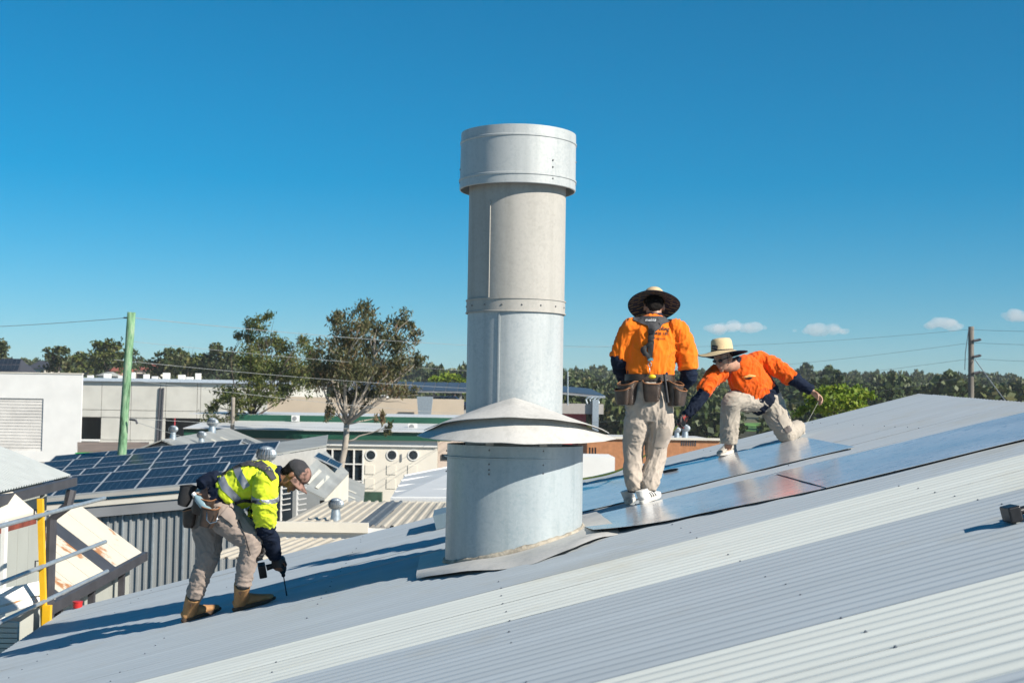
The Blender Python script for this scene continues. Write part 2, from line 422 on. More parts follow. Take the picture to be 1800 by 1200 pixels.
G_DRUM = galvmat('spangled galvanised drum', (0.46, 0.52, 0.54), (0.33, 0.41, 0.44), 0.15, 0.42)
G_HOOD = galvmat('chalky white hood metal', (0.60, 0.585, 0.55), (0.46, 0.455, 0.43), 0.0, 0.7)
RP = 85.5 * PXM; RC = 101.5 * PXM; RD = 119 * PXM
def jitter(o, amp, sc=2.0):
    for v in o.data.vertices:
        d = noise.noise_vector(v.co * sc); v.co += V((d.x, d.y, d.z * 0.5)) * amp
def ring(name, r0, z0, prof, m, parent=flue, n=96, amp=0.0015):
    o = MB().lathe((FX, FY, 0), [(r0 + dr, z0 + dz) for dr, dz in prof], n, close=True).build(name, m, parent)
    recalc(o); auto_smooth(o, 40)
    if amp: jitter(o, amp)
    return o
zc1, zc0 = fz(238), fz(337); zm = fz(540); zh = fz(765)
t = 0.004
# pipe, upper and lower lengths (hollow), with lap and raised seams
up_ = ring('upper_pipe', RP, zm, [(0, -0.02), (0, zc1 - zm - 0.12), (-t, zc1 - zm - 0.12), (-t, -0.02)], G_UP)
low = ring('lower_pipe', RP - 0.002, fz(800), [(-0.002, 0), (-0.002, zm - fz(800) - 0.02), (-0.006, zm - fz(800) - 0.02), (-0.006, 0)], G_LOW)
band = ring('joint_band', RP, zm, [(0.006, -0.045), (0.006, 0.035), (0.012, 0.038), (0.012, 0.046), (0.002, 0.046), (0.002, -0.055), (0.012, -0.055), (0.012, -0.047)], G_UP)
def seam(px, y0, y1, m, parent, r):
    a = -math.acos(max(-1, min(1, (px - 905) / 85.5)))
    d = V((math.cos(a), math.sin(a), 0)); tt = V((-d.y, d.x, 0))
    return MB().obox(V((FX, FY, (fz(y0) + fz(y1)) / 2)) + d * (r + 0.002), tt * 0.006, d * 0.005, V((0, 0, abs(fz(y0) - fz(y1)) / 2))).build('seam', m, parent)
seam(858, 364, 529, G_UP, up_, RP); seam(877, 552, 762, G_LOW, low, RP - .004)
rivet = MB().ell((0, 0, 0), (0.007, 0, 0), (0, 0.005, 0), (0, 0, 0.007), 8, 5)
rv0 = None
M_RIVET = mat('dull rivet', (0.22, 0.22, 0.22), 0.5, 0.5)
def rivets(lst, r, parent):
    global rv0
    for ang, z in lst:
        d = V((math.cos(ang), math.sin(ang), 0))
        b = Matrix.Translation(V((FX, FY, z)) + d * r) @ Matrix.Rotation(ang - math.pi / 2, 4, 'Z')
        if rv0 is None: rv0 = rivet.build('rivet', M_RIVET, parent, b)
        else: clone(rv0, parent, b, 'rivet')
rivets([(2 * math.pi * k / 16 + 0.12, zm - 0.005) for k in range(16)], RP + 0.008, band)
# ring cap: open cylinder standing off the pipe
hcap = zc1 - zc0
cap = ring('ring_cap', RC, zc0, [(0, 0), (0.004, 0.004), (0.004, 0.062), (0.010, 0.066), (0.010, 0.078), (0.003, 0.082), (0.001, hcap - 0.085),
    (0.007, hcap - 0.080), (0.007, hcap - 0.070), (0.001, hcap - 0.066), (-0.001, hcap), (-0.006, hcap), (-0.006, 0)], G_CAP, amp=0.004)
rivets([(-0.95, zc0 + 0.13), (-0.95, zc0 + 0.045), (-0.95, zc0 + 0.18), (-3.0, zc0 + 0.15), (-3.0, zc0 + 0.05), (-0.12, zc0 + .22), (-0.12, zc0 + .05)], RC + 0.006, cap)
for k in range(4):
    a = k * math.pi / 2 + 0.5; d = V((math.cos(a), math.sin(a), 0)); tt = V((-d.y, d.x, 0))
    MB().obox(V((FX, FY, zc0 + hcap * 0.3)) + d * (RP + RC) / 2, d * ((RC - RP) / 2), tt * 0.015, V((0, 0, 0.05))).build('cap_bracket', G_UP, cap)
# the weathering hood
def hood(name, r_in, r_out, z_in, z_out, m, wav, nseg=96, nr=6, crease=0.0):
    vs = []; fs = []
    for j in range(nr + 1):
        q = j / nr
        for k in range(nseg):
            a = 2 * math.pi * k / nseg
            r0, r1 = r_in(a), r_out(a); z0, z1 = z_in(a), z_out(a)
            r = r0 + (r1 - r0) * q; z = z0 + (z1 - z0) * (q ** 1.0)
            z += wav * noise.noise((math.cos(a) * r * 5, math.sin(a) * r * 5, 3)) * (0.3 + q)
            vs.append((FX + .02 * q + math.cos(a) * r, FY + math.sin(a) * r, z))
    for j in range(nr):
        for k in range(nseg):
            k2 = (k + 1) % nseg; fs.append((j*nseg+k, j*nseg+k2, (j+1)*nseg+k2, (j+1)*nseg+k))
    n = len(vs); vs += [(x, y, z - 0.004) for x, y, z in vs]
    fs += [tuple(i + n for i in reversed(f)) for f in fs]
    for k in range(nseg):
        k2 = (k + 1) % nseg; b = nr * nseg
        fs.append((b + k, b + k2, n + b + k2, n + b + k)); fs.append((k2, k, n + k, n + k2))
    o = mesh(name, vs, fs, m, flue); recalc(o); auto_smooth(o, 28); return o
def fr(a): return abs(math.sin(a)) ** 1.6                 # 1 towards the front and back, 0 at the sides
def rout(a):
    """outline of the hood: rounded octagon drawn out to the sides"""
    return 0.745 + 0.10 * abs(math.sin(a)) ** 2 - 0.012 * abs(math.sin(4 * a))
hood('hood', lambda a: RP + 0.006, lambda a: rout(a) * (0.93 - 0.03 * fr(a)), lambda a: zh + 0.155 + 0.125 * (1 - abs(math.cos(a)) ** 1.15), lambda a: zh + 0.030 + 0.115 * fr(a), G_HOOD, 0.004)
hood('hood_apron', lambda a: rout(a) * (0.80 - 0.05 * fr(a)), lambda a: rout(a), lambda a: zh + 0.052 + 0.105 * fr(a), lambda a: zh - 0.022 + 0.012 * math.cos(2 * a), G_HOOD, 0.006)
# drum
zd = fz(781)
dz_b = lambda a: (RO.z + SL * ((FX + math.cos(a) * RD) * RH.x + (FY + math.sin(a) * RD) * RH.y) + 0.02)
vs = []; fs = []; n = 96; rows = [0, .25, .5, .75, 1]
for q in rows:
    for k in range(n):
        a = 2 * math.pi * k / n; z0 = dz_b(a); vs.append((FX + .012 + math.cos(a) * RD, FY + math.sin(a) * RD, z0 + (zd - z0) * q))
for q in reversed(rows):
    for k in range(n):
        a = 2 * math.pi * k / n; z0 = dz_b(a); vs.append((FX + .012 + math.cos(a) * (RD - .004), FY + math.sin(a) * (RD - .004), z0 + (zd - z0) * q))
for j in range(9):
    for k in range(n): fs.append((j*n+k, j*n+(k+1)%n, (j+1)*n+(k+1)%n, (j+1)*n+k))
drum = mesh('drum', vs, fs, G_DRUM, flue); recalc(drum); auto_smooth(drum, 40); jitter(drum, 0.004, 1.6)
ring('drum_bead', RD, zd - 0.096, [(0.0, 0.0), (0.008, 0.003), (0.008, 0.010), (0.0, 0.013)], G_DRUM, drum)
rivets([(-1.14, zd - .03), (-1.14, zd - .13), (-1.14, zd - .19), (-1.92, zd - .03), (-1.92, zd - .13), (-1.92, zd - .17), (-1.92, zd - .2), (-2.9, zd - .2), (-2.9, zd - .05)], RD + 0.002, drum)
for a in (-1.95, -1.16, 1.3, 2.4):
    d = V((math.cos(a), math.sin(a), 0)); tt = V((-d.y, d.x, 0))
    MB().obox(V((FX + .012, FY, zd + 0.01)) + d * (RD - 0.010), tt * 0.03, d * 0.003, V((0, 0, 0.075))).build('hood_bracket', G_UP, flue)
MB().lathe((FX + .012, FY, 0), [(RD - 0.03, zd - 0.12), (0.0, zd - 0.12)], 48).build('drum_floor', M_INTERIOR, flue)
# sealant bead round the foot
vs = []; fs = []
M_SEAL = mat('dirty cream sealant', (0.40, 0.36, 0.29), 0.85, var=0.35, vscale=14, bump=0.6, bscale=50)
for k in range(160):
    a = 2 * math.pi * k / 160
    for j in range(8):
        b = 2 * math.pi * j / 8; rr = 0.017 + 0.008 * noise.noise((a * 6, b, 0)) + 0.006 * noise.noise((a * 19, b * 2, 5))
        r = RD + 0.004 + rr * math.cos(b)
        vs.append((FX + .012 + math.cos(a) * r, FY + math.sin(a) * r, dz_b(a) + 0.020 + 1.3 * rr * math.sin(b)))
for k in range(160):
    for j in range(8): fs.append((k*8+j, k*8+(j+1)%8, ((k+1)%160)*8+(j+1)%8, ((k+1)%160)*8+j))
recalc(mesh('sealant_bead', vs, fs, M_SEAL, flue, smooth=True))
# base flashing tray with a turned front edge
M_FLASH = galvmat('chalky flashing', (0.60, 0.59, 0.56), (0.46, 0.47, 0.46), 0.05, 0.62)
edge = [RL(*p) for p in ((733, 1019), (800, 1013), (870, 1003), (940, 989), (1010, 969), (1060, 947), (1090, 936))]
vs = []; fs = []; nx, ny = 36, 20
yb = FY + 0.85
for j in range(ny + 1):
    for i in range(nx + 1):
        s, q = i / nx, j / ny; g = s * (len(edge) - 1); gi = min(int(g), len(edge) - 2); e = edge[gi].lerp(edge[gi + 1], g - gi)
        x = e.x; y = e.y + (yb - e.y) * q
        z = 0.034 + 0.010 * noise.noise((x * 3, y * 3, 1)) + (-0.022 if j == 0 else 0) + 0.016 * (1 - q) ** 4 * math.sin(s * 11)
        vs.append((x, y, z))
for j in range(ny):
    for i in range(nx): q = j * (nx + 1) + i; fs.append((q, q + 1, q + nx + 2, q + nx + 1))
fl = mesh('base_flashing', vs, fs, M_FLASH, flue, MR); auto_smooth(fl, 40)
# small back box behind the drum on the low side
c = RL(782, 936)
MB().box((c.x - 0.09, c.y + 0.55, 0.0), (c.x + 0.35, c.y + 1.3, 0.14)).build('back_flashing', galvmat('blue flashing', (0.2, .28, .33), (.16, .24, .3), .2, .5), flue, MR)
# ------------------------------------------------------------------ people: helpers
def fuse(name, mb, m, parent, voxel=0.008, smooth=6, wr=(0, 0, 0), wr2=(0, 0), seed=0, stretch=(1, 1, 1), clip=None, **tags):
    """union of the collected closed shapes as one continuous surface, with cloth folds"""
    me = bpy.data.meshes.new('tmp'); me.from_pydata([tuple(v) for v in mb.v], [], mb.f); me.update()
    bm = bmesh.new(); bm.from_mesh(me); bmesh.ops.recalc_face_normals(bm, faces=bm.faces); bm.to_mesh(me); bm.free()
    o = bpy.data.objects.new('tmp', me); COL.objects.link(o)
    r = o.modifiers.new('r', 'REMESH'); r.mode = 'VOXEL'; r.voxel_size = voxel
    if smooth:
        s = o.modifiers.new('s', 'SMOOTH'); s.iterations = smooth; s.factor = 0.5
    dg = bpy.context.evaluated_depsgraph_get(); ev = o.evaluated_get(dg)
    out = bpy.data.meshes.new_from_object(ev)
    bpy.data.objects.remove(o); bpy.data.meshes.remove(me)
    n = len(out.vertices); co = np.empty(n * 3, np.float32); no = np.empty(n * 3, np.float32)
    out.vertices.foreach_get('co', co); out.vertices.foreach_get('normal', no); co = co.reshape(-1, 3); no = no.reshape(-1, 3)
    if wr[0] or wr2[0]:
        off = V((seed * 3.1, seed * 1.7, 0)); d = np.zeros(n, np.float32)
        for i in range(n):
            p = V((co[i][0] * stretch[0], co[i][1] * stretch[1], co[i][2] * stretch[2])) + off
            w = noise.noise_vector(p * 3.0) * wr[2]
            a = max(0, 1 - 2.2 * abs(noise.noise((p + w) * wr[1]))) ** 1.6; a2 = max(0, 1 - 2.4 * abs(noise.noise((p + w * 1.6) * wr[1] * 2.1 + V((7, 3, 1))))) ** 1.5
            b = noise.noise(p * wr2[1]) if wr2[0] else 0
            d[i] = wr[0] * (a + 0.5 * a2 - 0.45) + wr2[0] * b
        co = co + no * d[:, None]; out.vertices.foreach_set('co', co.ravel()); out.update()
    out.polygons.foreach_set('use_smooth', np.ones(len(out.polygons), bool))
    out.materials.clear(); out.materials.append(m); out.name = name
    ob = bpy.data.objects.new(name, out); put(ob, parent)
    return tag(ob, **tags)
def bvh_of(*obs):
    vs = []; fs = []
    for o in obs:
        n = len(vs); vs += [v.co.copy() for v in o.data.vertices]; fs += [tuple(i + n for i in p.vertices) for p in o.data.polygons]
    return BVHTree.FromPolygons(vs, fs)
def hit(bv, px, py, off=0.006, Y=None):
    d = ray(px, py).normalized(); loc, nrm, i, t = bv.ray_cast(CAM, d)
    if loc is None:
        return None
    if nrm.dot(d) > 0: nrm = -nrm
    return loc + nrm * off
def ribbon(name, bv, pts, width, m, parent, thick=0.006, off=0.004, sub=6):
    """strap laid on a garment along a pixel polyline; WIDTH in pixels (one value or one for each point)"""
    ws = width if isinstance(width, (list, tuple)) else [width] * len(pts)
    L = []; 
    dens = []
    for i in range(len(pts) - 1):
        for q in range(sub): t = q / sub; dens.append((pts[i][0]*(1-t)+pts[i+1][0]*t, pts[i][1]*(1-t)+pts[i+1][1]*t, ws[i]*(1-t)+ws[i+1]*t))
    dens.append((*pts[-1], ws[-1])); rows = []; last = None
    for i, (x, y, w) in enumerate(dens):
        a = dens[max(i-1, 0)]; b = dens[min(i+1, len(dens)-1)]; tx, ty = b[0]-a[0], b[1]-a[1]; l = math.hypot(tx, ty) or 1
        nx, ny = -ty / l, tx / l; row = []
        for k in range(5):
            s = (k / 4 - 0.5) * w; h = hit(bv, x + nx * s, y + ny * s, off)
            if h is None: h = last[k].copy() if last else None
            row.append(h)
        if any(r is None for r in row):
            g = [r for r in row if r is not None]
            if not g: continue
            row = [r if r is not None else g[0] + (g[-1] - g[0]) * 0 for r in row]
        # keep the strap from diving into folds
        last = row; rows.append(row)
    if len(rows) < 2: return None
    vs = [p for r in rows for p in r]; fs = []
    for i in range(len(rows) - 1):
        for k in range(4): fs.append((i*5+k, i*5+k+1, (i+1)*5+k+1, (i+1)*5+k))
    me_v = vs; n = len(vs)
    nrm = [(-(ray(900, 600))).normalized() * thick] * n
    vs2 = vs + [p + nrm[0] for p in vs]
    f2 = [tuple(reversed(f)) for f in fs] + [tuple(i + n for i in f) for f in fs]
    rim = list(range(5)) + [i*5+4 for i in range(1, len(rows))] + [(len(rows)-1)*5+k for k in (3, 2, 1, 0)] + [i*5 for i in range(len(rows)-2, 0, -1)]
    for a, b in zip(rim, rim[1:] + rim[:1]): f2.append((a, b, b + n, a + n))
    o = mesh(name, vs2, f2, m, parent); auto_smooth(o, 50); return o
def textdecal(name, bv, txt, px, py, hpx, m, parent, slant=0.0, rot=0.0, off=0.006, bold=0.0):
    cu = bpy.data.curves.new('t', 'FONT'); cu.body = txt; cu.size = 1.0; cu.resolution_u = 3; cu.shear = slant; cu.offset = bold
    o = bpy.data.objects.new('t', cu); COL.objects.link(o); dg = bpy.context.evaluated_depsgraph_get()
    me = bpy.data.meshes.new_from_object(o.evaluated_get(dg)); bpy.data.objects.remove(o)
    bm = bmesh.new(); bm.from_mesh(me); bmesh.ops.triangulate(bm, faces=bm.faces); ok = {}
    for v in bm.verts:
        x, y = v.co.x * hpx, v.co.y * hpx
        h = hit(bv, px + x * math.cos(rot) + y * math.sin(rot), py + x * math.sin(rot) - y * math.cos(rot), off)
        if h is not None: ok[v] = h
    bad = [v for v in bm.verts if v not in ok]
    for v, h in ok.items(): v.co = h
    bmesh.ops.delete(bm, geom=bad, context='VERTS'); bm.to_mesh(me); bm.free(); me.materials.clear(); me.materials.append(m)
    o = bpy.data.objects.new(name, me); put(o, parent); return o
def hand_shapes(mb, wrist, d, palm, curl=0.6, size=1.0, spread=0.12, thumb=1, thumb_curl=0.4, fat=1.0, radii=True):
    """palm, four fingers of unequal length and a thumb; D towards the knuckles, PALM the way the palm faces"""
    d = V(d).normalized(); palm = V(palm); palm = (palm - d * palm.dot(d)).normalized(); side = d.cross(palm) * thumb
    k = size
    kn = wrist + d * 0.088 * k
    mb.limb([wrist - d * 0.03 * k, wrist, wrist + d * 0.045 * k, kn], [(0.026*k*fat, 0.022*k*fat), (0.029*k*fat, 0.021*k*fat), (0.040*k*fat, 0.018*k*fat), (0.040*k*fat, 0.014*k*fat)], side, 14, 3)
    for i, (o, l) in enumerate(((0.030, 0.072), (0.0105, 0.082), (-0.0095, 0.077), (-0.028, 0.060))):
        p = wrist + d * (0.080 - abs(o) * 0.15) * k + side * o * k; ang = curl * 0.7; pts = [p - d * 0.012 * k]; pts.append(p)
        for seg, fr_ in enumerate((0.45, 0.32, 0.23)):
            dirv = (d * math.cos(ang) + palm * math.sin(ang) + side * o * spread * 8 * (1 - curl)).normalized()
            p = p + dirv * l * fr_ * k; pts.append(p); ang += curl * (1.0 if seg == 0 else 0.7)
        r = 0.0092 * k * fat
        mb.limb(pts, [r, r * 1.05, r, r * 0.92, r * 0.75], side, 10, 3)
    p = wrist + d * 0.018 * k + side * 0.024 * k; a1 = (d * 0.62 + side * 0.62 + palm * 0.45).normalized(); a2 = (d * 0.85 + side * (0.25 - thumb_curl) + palm * (0.3 + thumb_curl)).normalized()
    mb.limb([p, p + a1 * 0.042 * k, p + a1 * 0.042 * k + a2 * 0.032 * k, p + a1 * 0.042 * k + a2 * 0.056 * k], [0.015*k*fat, 0.0125*k*fat, 0.0110*k*fat, 0.008*k*fat], palm, 10, 3)
def head_shapes(mb, c, fwd, up, neck, k=1.0):
    """head about centre C with brow, nose, lips, chin, jaw and ears, on a neck that runs to NECK"""
    fwd = V(fwd).normalized(); up = V(up); up = (up - fwd * up.dot(fwd)).normalized(); sd = fwd.cross(up)
    def at(a, b, s=0): return c + (fwd * a + up * b + sd * s) * k
    mb.ell(at(-0.012, 0.025), sd * 0.074 * k, fwd * 0.096 * k, up * 0.092 * k, 20, 14)
    mb.limb([at(0.03, 0.05), at(0.036, 0.0), at(0.036, -0.05), at(0.045, -0.095)], [(0.066*k, 0.055*k), (0.066*k, 0.056*k), (0.058*k, 0.050*k), (0.036*k, 0.034*k)], sd, 16, 4)
    mb.ell(at(0.080, 0.022), sd * 0.048 * k, fwd * 0.014 * k, up * 0.011 * k)
    mb.limb([at(0.088, 0.018), at(0.103, -0.012), at(0.108, -0.026), at(0.09, -0.036)], [0.009*k, 0.011*k, 0.014*k, 0.010*k], sd, 10, 3)
    mb.ell(at(0.083, -0.060), sd * 0.024 * k, fwd * 0.013 * k, up * 0.007 * k); mb.ell(at(0.082, -0.072), sd * 0.021 * k, fwd * 0.012 * k, up * 0.007 * k)
    mb.ell(at(0.070, -0.100), sd * 0.022 * k, fwd * 0.016 * k, up * 0.014 * k)
    for s in (-1, 1):
        mb.ell(at(0.055, -0.025, s * 0.038), sd * 0.022 * k, fwd * 0.022 * k, up * 0.024 * k)
        mb.ell(at(-0.012, -0.005, s * 0.077), (sd * 0.010 + fwd * 0.005 * s * 0) * k, fwd * 0.018 * k, up * 0.031 * k)
    mb.limb([at(-0.02, -0.02), at(-0.022, -0.075), neck], [(0.056*k, 0.060*k), (0.054*k, 0.056*k), (0.062*k, 0.060*k)], sd, 16, 4)
    return at
def eyes(at, k, parent, m):
    for s in (-1, 1):
        MB().ell(at(0.080, -0.001, s * 0.031), V((0.0095, 0, 0)) * k, V((0, 0.0095, 0)) * k, V((0, 0, 0.0075)) * k, 10, 8).build('eye', m, parent, smooth=True)
M_EYE = mat('eye', (0.06, 0.045, 0.04), 0.2, var=0.4, vscale=60)
def skinmat(name, col):
    m = mat(name, col, 0.5, var=0.13, vscale=22, bump=0.08, bscale=160); b = m.node_tree.nodes['Principled BSDF']
    b.inputs['Subsurface Weight'].default_value = 0.06; b.inputs['Subsurface Radius'].default_value = (0.02, 0.008, 0.004); return m
SKIN_A = skinmat('brown skin', (0.26, 0.125, 0.07)); SKIN_B = skinmat('tan skin', (0.43, 0.245, 0.165))
def cloth(name, col, var=0.08, bs=260, sheen=0.1, vs=6): return mat(name, col, 0.85, var=var, vscale=vs, bump=0.22, bscale=bs, spec=0.2, sheen=sheen)
C_ORANGE = cloth('fluoro orange cotton', (0.93, 0.20, 0.008), 0.05)
C_RED = cloth('deep fluoro orange cotton', (0.90, 0.125, 0.006), 0.05)
C_YEL = cloth('fluoro yellow cotton', (0.74, 0.86, 0.035), 0.04)
C_NAVY = cloth('navy cotton', (0.007, 0.014, 0.034), 0.25, sheen=0.0)
C_TAN = cloth('stone work trousers', (0.50, 0.43, 0.36), 0.10, vs=3)
C_TAN2 = cloth('grey tan work trousers', (0.35, 0.285, 0.245), 0.10, vs=3)
C_KHAKI = cloth('pale khaki trousers', (0.47, 0.42, 0.35), 0.10, vs=3)
C_HAIR = mat('dark hair', (0.009, 0.007, 0.006), 0.8, var=0.5, vscale=40, bump=0.6, bscale=120, spec=0.15)
C_STRAP = mat('black webbing', (0.018, 0.018, 0.020), 0.7, var=0.3, vscale=60, bump=0.3, bscale=300)
C_PAD = mat('charcoal padded strap', (0.05, 0.05, 0.055), 0.75, var=0.2, vscale=40, bump=0.3, bscale=240)
C_REFL = mat('silver reflective tape', (0.30, 0.32, 0.36), 0.35, 0.25, var=0.10, vscale=30)
C_LEATH = mat('dark brown leather', (0.055, 0.036, 0.026), 0.45, var=0.45, vscale=18, bump=0.3, bscale=90)
C_LEDGE = mat('tan leather edge', (0.28, 0.12, 0.045), 0.55, var=0.3, vscale=30)
C_STEEL = mat('polished steel', (0.62, 0.62, 0.62), 0.25, 1.0, var=0.1)
C_SHOEW = mat('white shoe leather', (0.74, 0.73, 0.70), 0.5, var=0.07, vscale=25, bump=0.1, bscale=120)
C_SOLE = mat('off white rubber sole', (0.62, 0.60, 0.55), 0.7, var=0.1, vscale=20)
C_BOOT = mat('tan nubuck', (0.46, 0.245, 0.10), 0.8, var=0.22, vscale=12, bump=0.25, bscale=150)
C_BOOTSOLE = mat('brown boot sole', (0.10, 0.06, 0.035), 0.8, var=0.3, vscale=20)
C_STRAW = mat('woven straw', (0.66, 0.50, 0.29), 0.75, var=0.16, vscale=110, bump=0.5, bscale=170)
C_STRAW2 = mat('pale woven straw', (0.72, 0.55, 0.31), 0.75, var=0.14, vscale=110, bump=0.5, bscale=170)
C_CAP = cloth('charcoal cap cloth', (0.045, 0.045, 0.05), 0.2)
C_CAMO = mat('red brown camouflage cloth', (0.12, 0.07, 0.055), 0.85, vscale=30, col2=(0.33, 0.19, 0.15), lo=0.42, hi=0.55, bump=0.2, bscale=200)
C_GLOVE = mat('black glove', (0.015, 0.015, 0.017), 0.6, var=0.4, vscale=50, bump=0.3, bscale=150)
C_GLOVER = mat('red and black glove', (0.02, 0.015, 0.015), 0.6, vscale=26, col2=(0.42, 0.05, 0.04), lo=0.52, hi=0.56)
C_TAPE = mat('yellow tape measure blade', (0.85, 0.68, 0.03), 0.4, var=0.04)
C_HATUNDER = None
def hat_under():
    m = bpy.data.materials.new('navy brim lining with gold lettering'); m.use_nodes = True; nt = m.node_tree; b = nt.nodes['Principled BSDF']
    br = tex(nt, 'ShaderNodeTexBrick', 1.0, coord='Object', stretch=(15, 22, 15))
    br.inputs['Color1'].default_value = (1, 1, 1, 1); br.inputs['Color2'].default_value = (0.0, 0.0, 0.0, 1); br.inputs['Mortar'].default_value = (0, 0, 0, 1)
    br.inputs['Mortar Size'].default_value = 0.27; br.inputs['Bias'].default_value = -1.0; br.inputs['Brick Width'].default_value = 1.6; br.inputs['Row Height'].default_value = 0.6
    n = tex(nt, 'ShaderNodeTexNoise', 230, 1)
    mu = nt.nodes.new('ShaderNodeMath'); mu.operation = 'MULTIPLY'; nt.links.new(br.outputs['Color'], mu.inputs[0]); nt.links.new(n.outputs['Fac'], mu.inputs[1])
    nt.links.new(ramp(nt, mu.outputs[0], [(0.36, (0.008, 0.010, 0.022)), (0.40, (0.42, 0.29, 0.08))]), b.inputs['Base Color']); b.inputs['Roughness'].default_value = 0.8
    return m
C_HATUNDER = hat_under()
def hat(c, up, fwd, parent, straw, rb=0.205, rc=0.086, hc=0.115, wave=0.012, band=None, droop=0.02, under=None):
    """wide straw hat: dented crown and brim with a dark bound rim, C at the brim plane"""
    up = V(up).normalized(); fwd = V(fwd); fwd = (fwd - up * fwd.dot(up)).normalized(); sd = fwd.cross(up)
    A = Matrix((sd, fwd, up)).transposed(); n = 64; prof = []
    def shell(pr, wv):
        vs = []; fs = []
        for i, (r, z) in enumerate(pr):
            for k in range(n):
                a = 2 * math.pi * k / n; w = wv * (r / rb) ** 3 * (math.sin(2 * a + 0.6) + 0.5 * math.sin(3 * a)) if r > rc else 0
                e = 1.14 if r <= rc * 1.3 else 1 + 0.14 * max(0, 1 - (r - rc * 1.3) / (rb - rc * 1.3))
                vs.append(c + A @ V((r * math.cos(a), r * e * math.sin(a), z + w)))
        for i in range(len(pr) - 1):
            for k in range(n): fs.append((i*n+k, i*n+(k+1)%n, (i+1)*n+(k+1)%n, (i+1)*n+k))
        return vs, fs
    brim = [(rc, 0.004), (rc * 1.25, 0.0), (rb * 0.6, -droop * 0.3), (rb * 0.85, -droop * 0.7), (rb, -droop)]
    crown = [(rc * 1.02, 0.0), (rc * 1.0, 0.03), (rc * 0.97, hc * 0.55), (rc * 0.93, hc * 0.82), (rc * 0.80, hc * 0.97), (rc * 0.45, hc * 1.02), (0.0005, hc * 0.97)]
    root = mesh('hat', *shell(crown, 0), straw, parent, smooth=True)
    mesh('brim', *shell(brim, wave), straw, root, smooth=True)
    if under: mesh('brim_lining', *shell([(r, z - 0.004) for r, z in brim], wave), under, root, smooth=True)
    vs, fs = shell([(rb, -droop - 0.004), (rb + 0.004, -droop - 0.003), (rb + 0.004, -droop + 0.003), (rb, -droop + 0.004)], wave); mesh('brim_binding', vs, fs, C_NAVY, root, smooth=True)
    mesh('hat_band', *shell([(rc * 1.035, 0.004), (rc * 1.035, 0.012 if not band else band)], 0), C_NAVY, root, smooth=True)
    return root, A
def shoe(name, heel, toe, nrm, parent, m, msole, L=0.285, w=0.050, hgt=0.085, ankle=None, ah=0.11, stripes=None, bulk=1.0, sx=.17):
    """shoe from its heel and toe directions; the sole lies on the roof"""
    heel = V(heel); nrm = V(nrm).normalized(); d = V(toe) - heel; d = (d - nrm * d.dot(nrm)).normalized(); sd = d.cross(nrm)
    mb = MB()
    def at(a, b, s=0): return heel + d * a * L + nrm * b + sd * s
    mb.limb([at(0.02, 0.05), at(0.10, 0.052), at(0.28, 0.054), at(0.50, 0.050 * bulk ** .5), at(0.72, 0.040 * bulk ** .6), at(0.90, 0.034 * bulk ** .6), at(0.985, 0.030 * bulk ** .6)],
            [(w*.55, .030), (w*.80, .040), (w*.82, .042), (w*.90, .036 * bulk), (w*1.02, .026 * bulk), (w*.82, .020 * bulk), (w*.40, .012 * bulk)], sd, 18, 4)
    if ankle is not None: mb.limb([at(0.22, 0.05), at(0.22, 0.07).lerp(ankle, .5), ankle], [(w*.9, .060), (w*1.0, .060), (w*1.15, .066)], sd, 16, 4)
    if ankle is None: mb.limb([at(sx, 0.05), at(sx + (sx - .17) * .5, ah * 0.8), at(sx + (sx - .17) * .6, ah)], [(w*.84, .056), (w*.96, .058), (w*1.08, .064)], sd, 16, 4)
    mb.limb([at(sx + .02, ah * 0.8) if ankle is None else at(.26, .09), at(0.42, 0.075 * bulk), at(0.64, 0.055 * bulk)], [(w*.6, .022), (w*.62, .020), (w*.6, .014)], sd, 14, 4)
    o = fuse(name, mb, m, parent, 0.006, 8)
    vs = []; k = 28; prof = []
    for i in range(k):
        a = 2 * math.pi * i / k; cx = math.cos(a); sx = math.sin(a)
        wid = w * (1.06 if cx > 0 else 0.86) * (1 - 0.18 * abs(cx + 0.1) ** 2)
        prof.append((0.5 + 0.53 * cx, wid * sx * (abs(sx) ** -0.35 if abs(sx) > 1e-3 else 1)))
    for h, g in ((0.0, 0.97), (0.010, 1.0), (0.026, 1.0), (0.030, 0.93)):
        vs += [at(0.5 + (a - 0.5) * g, h + (0.010 * max(0, a - 0.75) * 4 if h < 0.02 else 0.004 * max(0, a - .75) * 4), s * g) for a, s in prof]
    fs = [(j*k+i, j*k+(i+1)%k, (j+1)*k+(i+1)%k, (j+1)*k+i) for j in range(3) for i in range(k)] + [tuple(range(k-1, -1, -1)), tuple(range(3*k, 4*k))]
    auto_smooth(mesh('sole', vs, fs, msole, o), 40)
    if stripes:
        bv = bvh_of(o)
        for s in (-1, 1):
            for q in (0.40, 0.50, 0.60):
                pts = []
                for t_ in (0, .25, .5, .75, 1):
                    src = at(q - 0.10 * t_, 0.030 + 0.045 * t_, s * 0.12); loc, nn, _, _ = bv.ray_cast(src, -sd * s)
                    if loc is not None: pts.append(loc + sd * s * 0.002)
                if len(pts) > 1:
                    vs = [p + d * e * 0.006 for p in pts for e in (-1, 1)]; fs = [(i*2, i*2+1, i*2+3, i*2+2) for i in range(len(pts)-1)]
                    mesh('stripe', vs, fs, stripes, o)
    # laces
    mb = MB()
    for q in range(4):
        a = 0.34 + q * 0.085; h = (0.100 - q * 0.0115) * (1 + (bulk - 1) * .75)
        mb.tube([at(a, h - 0.006, -w * .42), at(a + .012, h + .004, 0), at(a, h - 0.006, w * .42)], 0.0035, 6)
    mb.build('laces', C_NAVY if stripes else msole, o)
    return o
